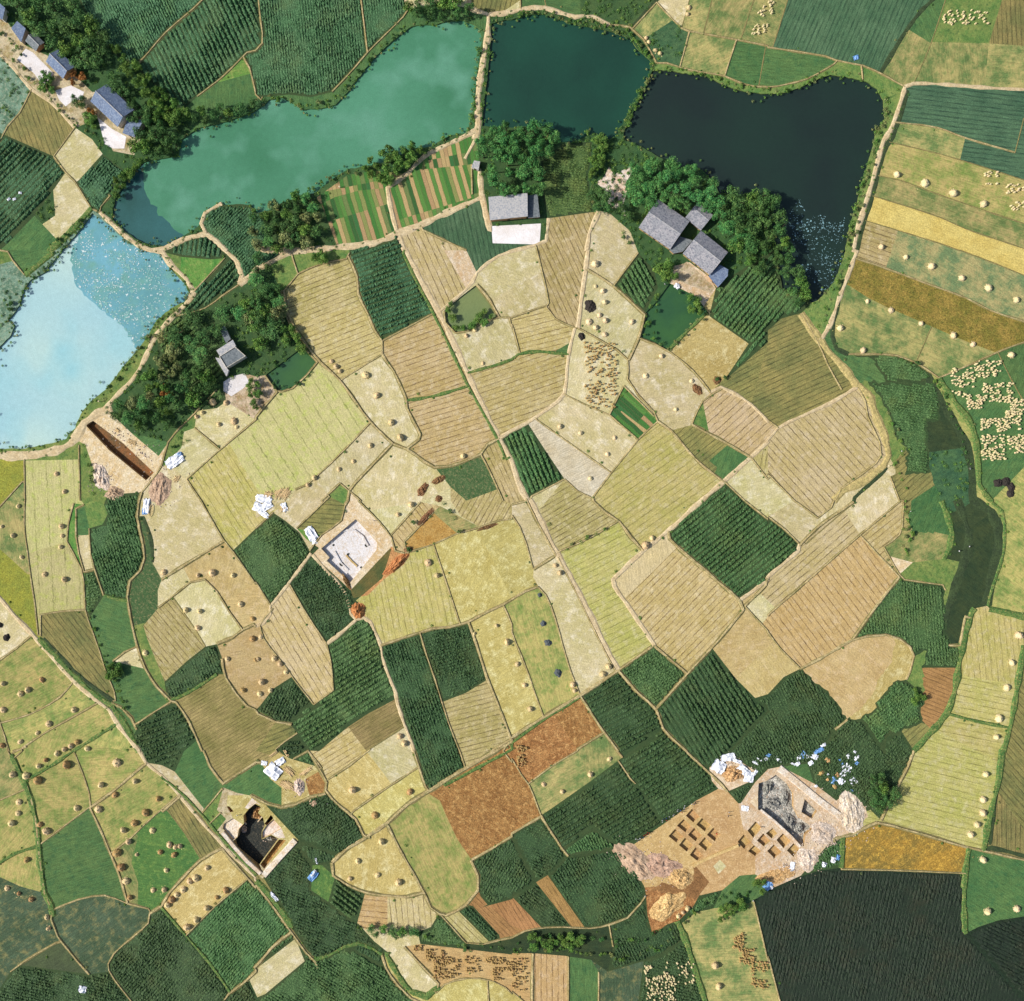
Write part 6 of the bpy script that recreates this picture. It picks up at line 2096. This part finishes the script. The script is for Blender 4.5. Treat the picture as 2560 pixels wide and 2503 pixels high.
S1('A', 1180, 1090, 14, 12, 40, 'white', .6, 'little white scrap beside the blue sheet below the dig')
S1('A', 920, 130, 34, 14, 20, 'white', .6, 'narrow white plastic strip on the right of the sheet heap top')
S1('A', 1055, 220, 26, 12, -50, 'white', .5, 'thin white plastic strip at the far right of the sheet heap')
S1('A', 1340, 930, 18, 34, 10, 'white', .3, 'white plastic sheet on the orange ground below the square pits')
for i, (x, y, a, b, c) in enumerate([(1580,915,18,18,'white'),(1650,880,18,22,'white'),(1685,860,14,22,'blue')]):
    S1('A', x, y, a, b, 15, c, 1.0, ['square white ground tent standing alone at the field corner', 'white ground tent left of the blue one at the field corner', 'blue ground tent at the field corner by the rusty plot'][i])
S1('13', 135, 1110, 42, 16, 50, 'white', .5, 'white plastic strip beside the path at the lower left')
S1('03', 630, 1812, 28, 26, 10, 'white', .9, 'lone white plastic heap in the dark field at the bottom left')
S1('E', 925, 1435, 42, 38, 30, 'white', .9, 'white round cover in the yard below the farmhouses')
sc_ = [(1060,140,10,22),(1090,115,8,20),(1140,115,10,12),(1160,85,16,12),(1235,115,12,24),(1345,150,6,18),(1385,110,20,14),(1420,85,26,16),(1455,95,12,14),(1480,145,16,14),(1510,95,18,22),(1540,50,34,14),(1575,10,20,10),(1380,150,16,12),(1610,230,8,8),(1650,280,24,18),(1710,280,22,24),(1735,220,34,24),(1745,170,26,18),(1720,150,12,10),(1770,190,22,20),(1765,95,14,14),(1820,110,16,10),(1830,145,12,10),(1800,270,18,22),(1790,300,12,14),(1830,290,10,12),(1790,355,10,8),(1520,320,10,8),(1840,100,10,10),(1815,60,8,10),(1700,120,8,8)]
PG = {}
for i, (x, y, a, b) in enumerate(sc_):
    X, Y = conv('A', x, y); s = PX/FR['A'][2]; col = 'blue' if i % 4 == 3 else 'white'; szn = 'larger' if a*b > 350 else 'small'
    PG.setdefault((szn, col), []).append((sheet(X, Y, a*s*1.15, b*s*1.15, random.uniform(20, 70), col, .45, i*3.1, 'x'), X, Y))
for (szn, col), it in PG.items(): ordinals(it, '%s %s plastic sheets' % (szn, col), 'on the crop above the grey pit', 'plastic sheet', '%s %s plastic sheets above the grey pit' % (szn, col), '%s %s plastic sheet' % (szn, col))
for i, (x, y, a, b) in enumerate([(1560,220,34,22),(1610,120,26,36),(1685,235,20,24),(1665,325,18,24),(1610,270,18,12)]):
    heap('A', x, y, a, b, .8, 'spoiltan', 40, ['tan soil heap in the green crop, longest of the row beyond the grey pit', 'tall narrow tan soil heap highest up in the green crop', 'orange soil heap between the scattered sheets', 'yellowish soil heap nearest the whitish rubble', 'tiny tan soil heap beside the small green plot'][i], 60+i)
# poles and planks lying in bundles
WOODM = plain('cut_poles', (226,196,146), .8, .2, .25, 2.)
def poles(tl, x, y, n, L, spread, ang, label, jit=.12):
    X, Y = conv(tl, x, y); parts = []; r = random.Random(x)
    for i in range(n):
        a = R(ang)+r.gauss(0, jit); ox, oy = r.uniform(-spread, spread), r.uniform(-spread*.6, spread*.6); l = L*r.uniform(.6, 1)/2; z = .1+.1*(i % 4); w = r.uniform(.06, .12); c, s = math.cos(a), math.sin(a)
        V = []
        for e in (-1, 1):
            for k in range(6): t = 6.283*k/6; V.append((ox+c*l*e-s*w*math.cos(t), oy+s*l*e+c*w*math.cos(t), z+w*math.sin(t)))
        parts.append((V, [(k, (k+1) % 6, 6+(k+1) % 6, 6+k) for k in range(6)]+[(5,4,3,2,1,0),(6,7,8,9,10,11)], 0))
    V, F, I = join(parts); o = obj('pole_pile', mesh_np('pole_pile', V, F, [WOODM], I), None, (X, Y, 0)); tag(o, label, 'pole pile')
poles('B', 1080, 560, 60, 4.5, 1.7, -38, 'large pile of cut pale poles below the white plastic heap', .18)
poles('B', 1110, 370, 26, 4.6, 1.3, -52, 'slanting pale poles running down from the square white sheet', .2)
poles('B', 1330, 370, 22, 5.6, .9, 38, 'bundle of long pale poles right of the pole pile', .12)
poles('B', 1060, 110, 12, 4.0, .5, -58, 'row of poles along the top corner of the plot above the pit', .06)
poles('B', 880, 140, 10, 3.4, .5, 35, 'poles lying on the field edge above the white plastic heap', .06)
poles('11', 200, 1850, 70, 4.2, 2.3, 38, 'wide pile of pale straw-coloured poles on the yellow-green field', .4)
poles('11', 90, 1860, 40, 3.0, 1.4, 120, 'loose tangle of pale poles above the big white sheet', 1.2)
poles('12', 210, 60, 16, 3.0, 1.0, 100, 'small scatter of poles right of the big white sheet', .9)
poles('01', 1345, 1740, 14, 3.0, .9, 60, 'few poles at the corner of the pinkish rubble by the moat', .6)
poles('A', 860, 240, 26, 3.0, 1.3, 60, 'broken poles and straw on the soil heap beneath the white sheets', .6)
poles('01', 1000, 1460, 18, 2.6, 1.1, -40, 'planks lying along the upper side of the long trench', .4)
poles('01', 890, 1370, 14, 2.0, .8, -50, 'dark-stained planks by the upper end of the long trench', .5)
# two handcarts' ribbed frame beside the white sheet
def cart(tl, x, y, rz):
    X, Y = conv(tl, x, y); e = empty('boat_frame', (X, Y, 0), R(rz)); V = []; F = []; parts = []
    for s in (-1, 1):
        n = 10; VV = [];
        for i in range(n+1):
            t = -1+2*i/n; yy = s*.75*(1-t*t)**.5 if abs(t) < 1 else 0; VV += [(t*2.6, yy-.06, .35), (t*2.6, yy+.06, .35), (t*2.6, yy+.06, .5), (t*2.6, yy-.06, .5)]
        parts.append((VV, [(i*4+k, i*4+(k+1) % 4, i*4+4+(k+1) % 4, i*4+4+k) for i in range(n) for k in range(4)], 0))
    V, F, I = join(parts); obj('gunwale', mesh_np('gunwale', V, F, [WOODM], I), e)
    parts = [boxv(t*2.4-.05, t*2.4+.05, -.7*(1-t*t)**.5, .7*(1-t*t)**.5, .1, .2)+(0,) for t in (-.7, -.45, -.2, .05, .3, .55, .8)]
    V, F, I = join(parts); obj('ribs', mesh_np('ribs', V, F, [WOODM], I), e); tag(e, 'slender ribbed wooden boat frame lying beside the left moat', 'boat frame')
cart('02', 1150, 75, 80)
# ---------------------------------------------------------------- people: standing and stooping, seen from high above
def person_mesh(seed, stoop):
    me = bpy.data.meshes.new('p'); b = stoop
    J = [(0,0,.92), (0,b*.16,1.12), (0,b*.34,1.38-b*.08), (0,b*.42,1.5-b*.12), (0,b*.47,1.6-b*.14), (0,b*.5,1.72-b*.16),
         (.10,0,.88), (.12,.04,.48), (.13,0,.08), (.14,.13,.03), (-.10,0,.88), (-.12,.10,.48), (-.13,-.02,.08), (-.14,.11,.03),
         (.19,b*.36,1.36-b*.08), (.26,.08+b*.4,1.1-b*.05), (.25,.26+b*.5,.92), (.25,.33+b*.5,.86), (-.19,b*.36,1.36-b*.08), (-.25,.02+b*.4,1.1-b*.05), (-.24,.16+b*.5,.88), (-.24,.2+b*.5,.8)]
    Ed = [(0,1),(1,2),(2,3),(3,4),(4,5),(0,6),(6,7),(7,8),(8,9),(0,10),(10,11),(11,12),(12,13),(2,14),(14,15),(15,16),(16,17),(2,18),(18,19),(19,20),(20,21)]
    Rd = [.15,.14,.16,.06,.1,.09,.1,.07,.045,.04,.1,.07,.045,.04,.07,.045,.035,.03,.07,.045,.035,.03]
    me.from_pydata(J, Ed, []); o = bpy.data.objects.new('p', me); COL.objects.link(o); md = o.modifiers.new('s', 'SKIN'); sv_ = me.skin_vertices[0].data
    for i, r in enumerate(Rd): sv_[i].radius = (r, r*.85)
    sv_[0].use_root = True; sb = o.modifiers.new('b', 'SUBSURF'); sb.levels = 1; sb.render_levels = 1
    dg = bpy.context.evaluated_depsgraph_get(); out = bpy.data.meshes.new_from_object(o.evaluated_get(dg)); bpy.data.objects.remove(o); bpy.data.meshes.remove(me); return out, J[4]
PB = [person_mesh(0, 0.), person_mesh(1, .8), person_mesh(2, .35)]
def pm(n, c): M[n] = plain(n, c, .8, .2, .08); return M[n]
SK = pm('skin', (196,150,118)); HAIR = pm('hair', (36,30,28)); HATM = pm('straw_hat', (236,220,180))
CL = {'white': pm('cloth_white', (236,236,240)), 'red': pm('cloth_red', (196,52,44)), 'blue': pm('cloth_blue', (60,90,160)), 'dark': pm('cloth_dark', (50,52,60)), 'grey': pm('cloth_grey', (150,150,150))}
PMS = {}
def person(X, Y, rz, shirt, pose, label, group, hat=False, z=0.):
    key = (shirt, pose)
    if key not in PMS:
        me = PB[pose][0].copy(); me.materials.clear(); [me.materials.append(m) for m in (SK, CL[shirt], CL['dark'] if shirt != 'dark' else CL['blue'])]; hz = PB[pose][1][2]
        for p in me.polygons: zc = p.center.z; ax = abs(p.center.x); p.material_index = 2 if zc < .92 and ax < .2 and p.center.y < .2 else (0 if zc > hz-.1 and ax < .14 or (ax > .2 and zc < 1.0) else 1); p.use_smooth = True
        PMS[key] = me
    hx, hy, hz = PB[pose][1]; e = obj('person', PMS[key], None, (X, Y, z), rz)
    V, F = lathe([(.10, -.02), (.125, .05), (.115, .12), (.06, .17), (.02, .18)], 12, .02, 1) if not hat else lathe([(.28, .06), (.27, .08), (.12, .11), (.1, .2), (.03, .23)], 14, .01, 1)
    obj('hat' if hat else 'hair', mesh_np('hat' if hat else 'hair', [(x+hx, y+hy, zz+hz) for x, y, zz in V], F, [HATM if hat else HAIR]), e); tag(e, label, 'person', group)
    return e
crowd = [(150,715),(168,722),(162,735),(180,712),(192,700),(205,708),(215,690),(228,682),(240,668),(236,680),(252,672),(350,575),(362,568),(380,560),(352,588),(385,575),(405,548),(432,540),(440,528),(465,505),(478,512),(488,500),(470,495),(500,515),(515,480),(520,465),(515,495),(575,450),(600,440),(590,455)]
CG = {}
for i, (x, y) in enumerate(crowd):
    X, Y = conv('A', x, y); s = ['white', 'white', 'grey', 'white', 'dark', 'blue', 'white', 'red'][i % 8]
    if 205 < x < 255: s = 'red'
    CG.setdefault(s, []).append((person(X, Y, random.uniform(2.4, 4.2), s, 0 if i % 3 else 2, 'x', None), X, Y))
for s, it in CG.items(): ordinals(it, 'people in %s tops' % s, 'along the crop edge above the test pits', 'person', 'people in %s tops along the crop edge' % s, 'person in a %s top' % s)
for tl, x, y, s, pose, lb in [('A',858,515,'white',0,'person in white beside the wheel tracks right of the test pits'),('A',850,545,'dark',0,'person in dark clothes near the wheel tracks right of the test pits'),('A',765,685,'red',1,'person in red stooping in the right-hand square test pit'),('A',1100,628,'red',1,'person in red stooping beside the upper square pit of the second group'),('A',1275,920,'white',1,'person in white stooping on the orange soil heap'),('A',1325,960,'white',0,'person in white standing on the lower edge of the dig'),('A',220,1150,'white',0,'person in white at the end of the curved bund'),('31',910,1640,'white',0,'person in white on the tan bank at the right of the fields'),('31',1010,1528,'white',0,'person in white beside the small clearing on the right bank'),('31',1535,1660,'white',1,'person in white stooping by the right-hand moat'),('32',1445,382,'white',2,'person in white in the moat, left one of two'),('32',1525,345,'white',2,'person in white in the moat, right one of two'),('01',760,1150,'dark',0,'person in dark clothes at the corner of the blue pond'),('12',900,150,'blue',0,'person in blue walking along the bund above the white pit'),('B',470,1230,'white',1,'person in white working low in the black pit, left side',),('B',400,970,'white',1,'person in white stooping at the upper left of the black pit'),('13',545,400,'white',0,'person in white at the top of the dark plot by the curved track'),('21',1160,260,'white',0,'person in white at the dark plot beside the brown yard'),('32',1080,80,'white',0,'person in white on the path beside the right-hand gardens'),('23',1830,1135,'white',0,'person in white at the corner of the black field'),('10',1195,1750,'dark',2,'person in dark clothes walking on the broad path by the vegetable strips'),('10',640,1425,'white',2,'person in white among the vegetable strips')]:
    X, Y = conv(tl, x, y); z = -1.5 if lb.endswith('square test pit') else (-3.6 if 'black pit' in lb and 'low' in lb else 0.); person(X, Y, random.uniform(0, 6), s, pose, lb, None, hat=random.random() < .3, z=z)
# small white huts on the field at the lower right and a blue sheet in the upper field
X, Y = conv('30', 668, 440); sheet(X, Y, 1.1, .9, 20, 'blue', .5, 4, 'blue plastic sheet on the striped green field near the top right')
for i, (x, y) in enumerate([(155,1468),(110,1515),(68,1516)]):
    X, Y = conv('00', x, y); sheet(X, Y, .7, .5, 20*i, 'white', .4, i, ['upper', 'right-hand', 'left-hand'][i]+' white sack in the dark striped field at the left edge', 'white_sack', 'sack')

# loose stones over the dig and straw litter round the stacks
def litter(name, items, mat, label, cat, lo, hi, flatz):
    V = []; F = []; r = random.Random(9)
    for (X, Y, z, sp, n) in items:
        for _ in range(n):
            a = r.uniform(0, 6.283); d = sp*abs(r.gauss(0, .6)); x, y = X+math.cos(a)*d, Y+math.sin(a)*d; s = r.uniform(lo, hi); ph = r.uniform(0, 3.1); c, q = math.cos(ph)*s, math.sin(ph)*s; h = s*flatz; b = len(V)
            V += [(x-c, y-q, z), (x+q*.6, y-c*.6, z), (x+c, y+q, z), (x-q*.6, y+c*.6, z), (x+r.uniform(-.2, .2)*s, y+r.uniform(-.2, .2)*s, z+h+.01)]
            F += [(b, b+1, b+4), (b+1, b+2, b+4), (b+2, b+3, b+4), (b+3, b, b+4)]
    tag(obj(name, mesh_np(name, V, F, [mat])), label, cat, kind='stuff')
litter('straw_litter', [(X, Y, .012, r*1.5, 26) for X, Y, r, k, lb in info], M['straw'], 'loose straw litter scattered round the straw stacks', 'straw litter', .08, .3, .12)
st_ = []
for (tl, x, y, sp, n, z) in [('A',1790,520,10,260,0),('A',1580,680,8,160,0),('A',1460,860,6,160,0),('A',150,900,10,160,0),('A',340,930,8,130,0),('A',1230,450,6,200,-2),('A',1350,620,6,160,-2),('A',1150,350,5,100,-2),('A',1300,960,6,160,0),('A',880,170,7,90,0),('B',1240,580,4,80,0),('B',830,1280,4,60,-3.6),('01',1220,1800,8,160,0),('01',780,1720,6,120,0),('01',900,1400,6,60,0),('01',1080,1540,6,60,0),('A',1640,760,8,110,0)]:
    X, Y = conv(tl, x, y); st_.append((X, Y, z, sp, n))
litter('loose_stones', st_, M['spoilwhite'], 'loose pale stones and clods strewn over the spoil and the digs', 'stones', .12, .5, .8)
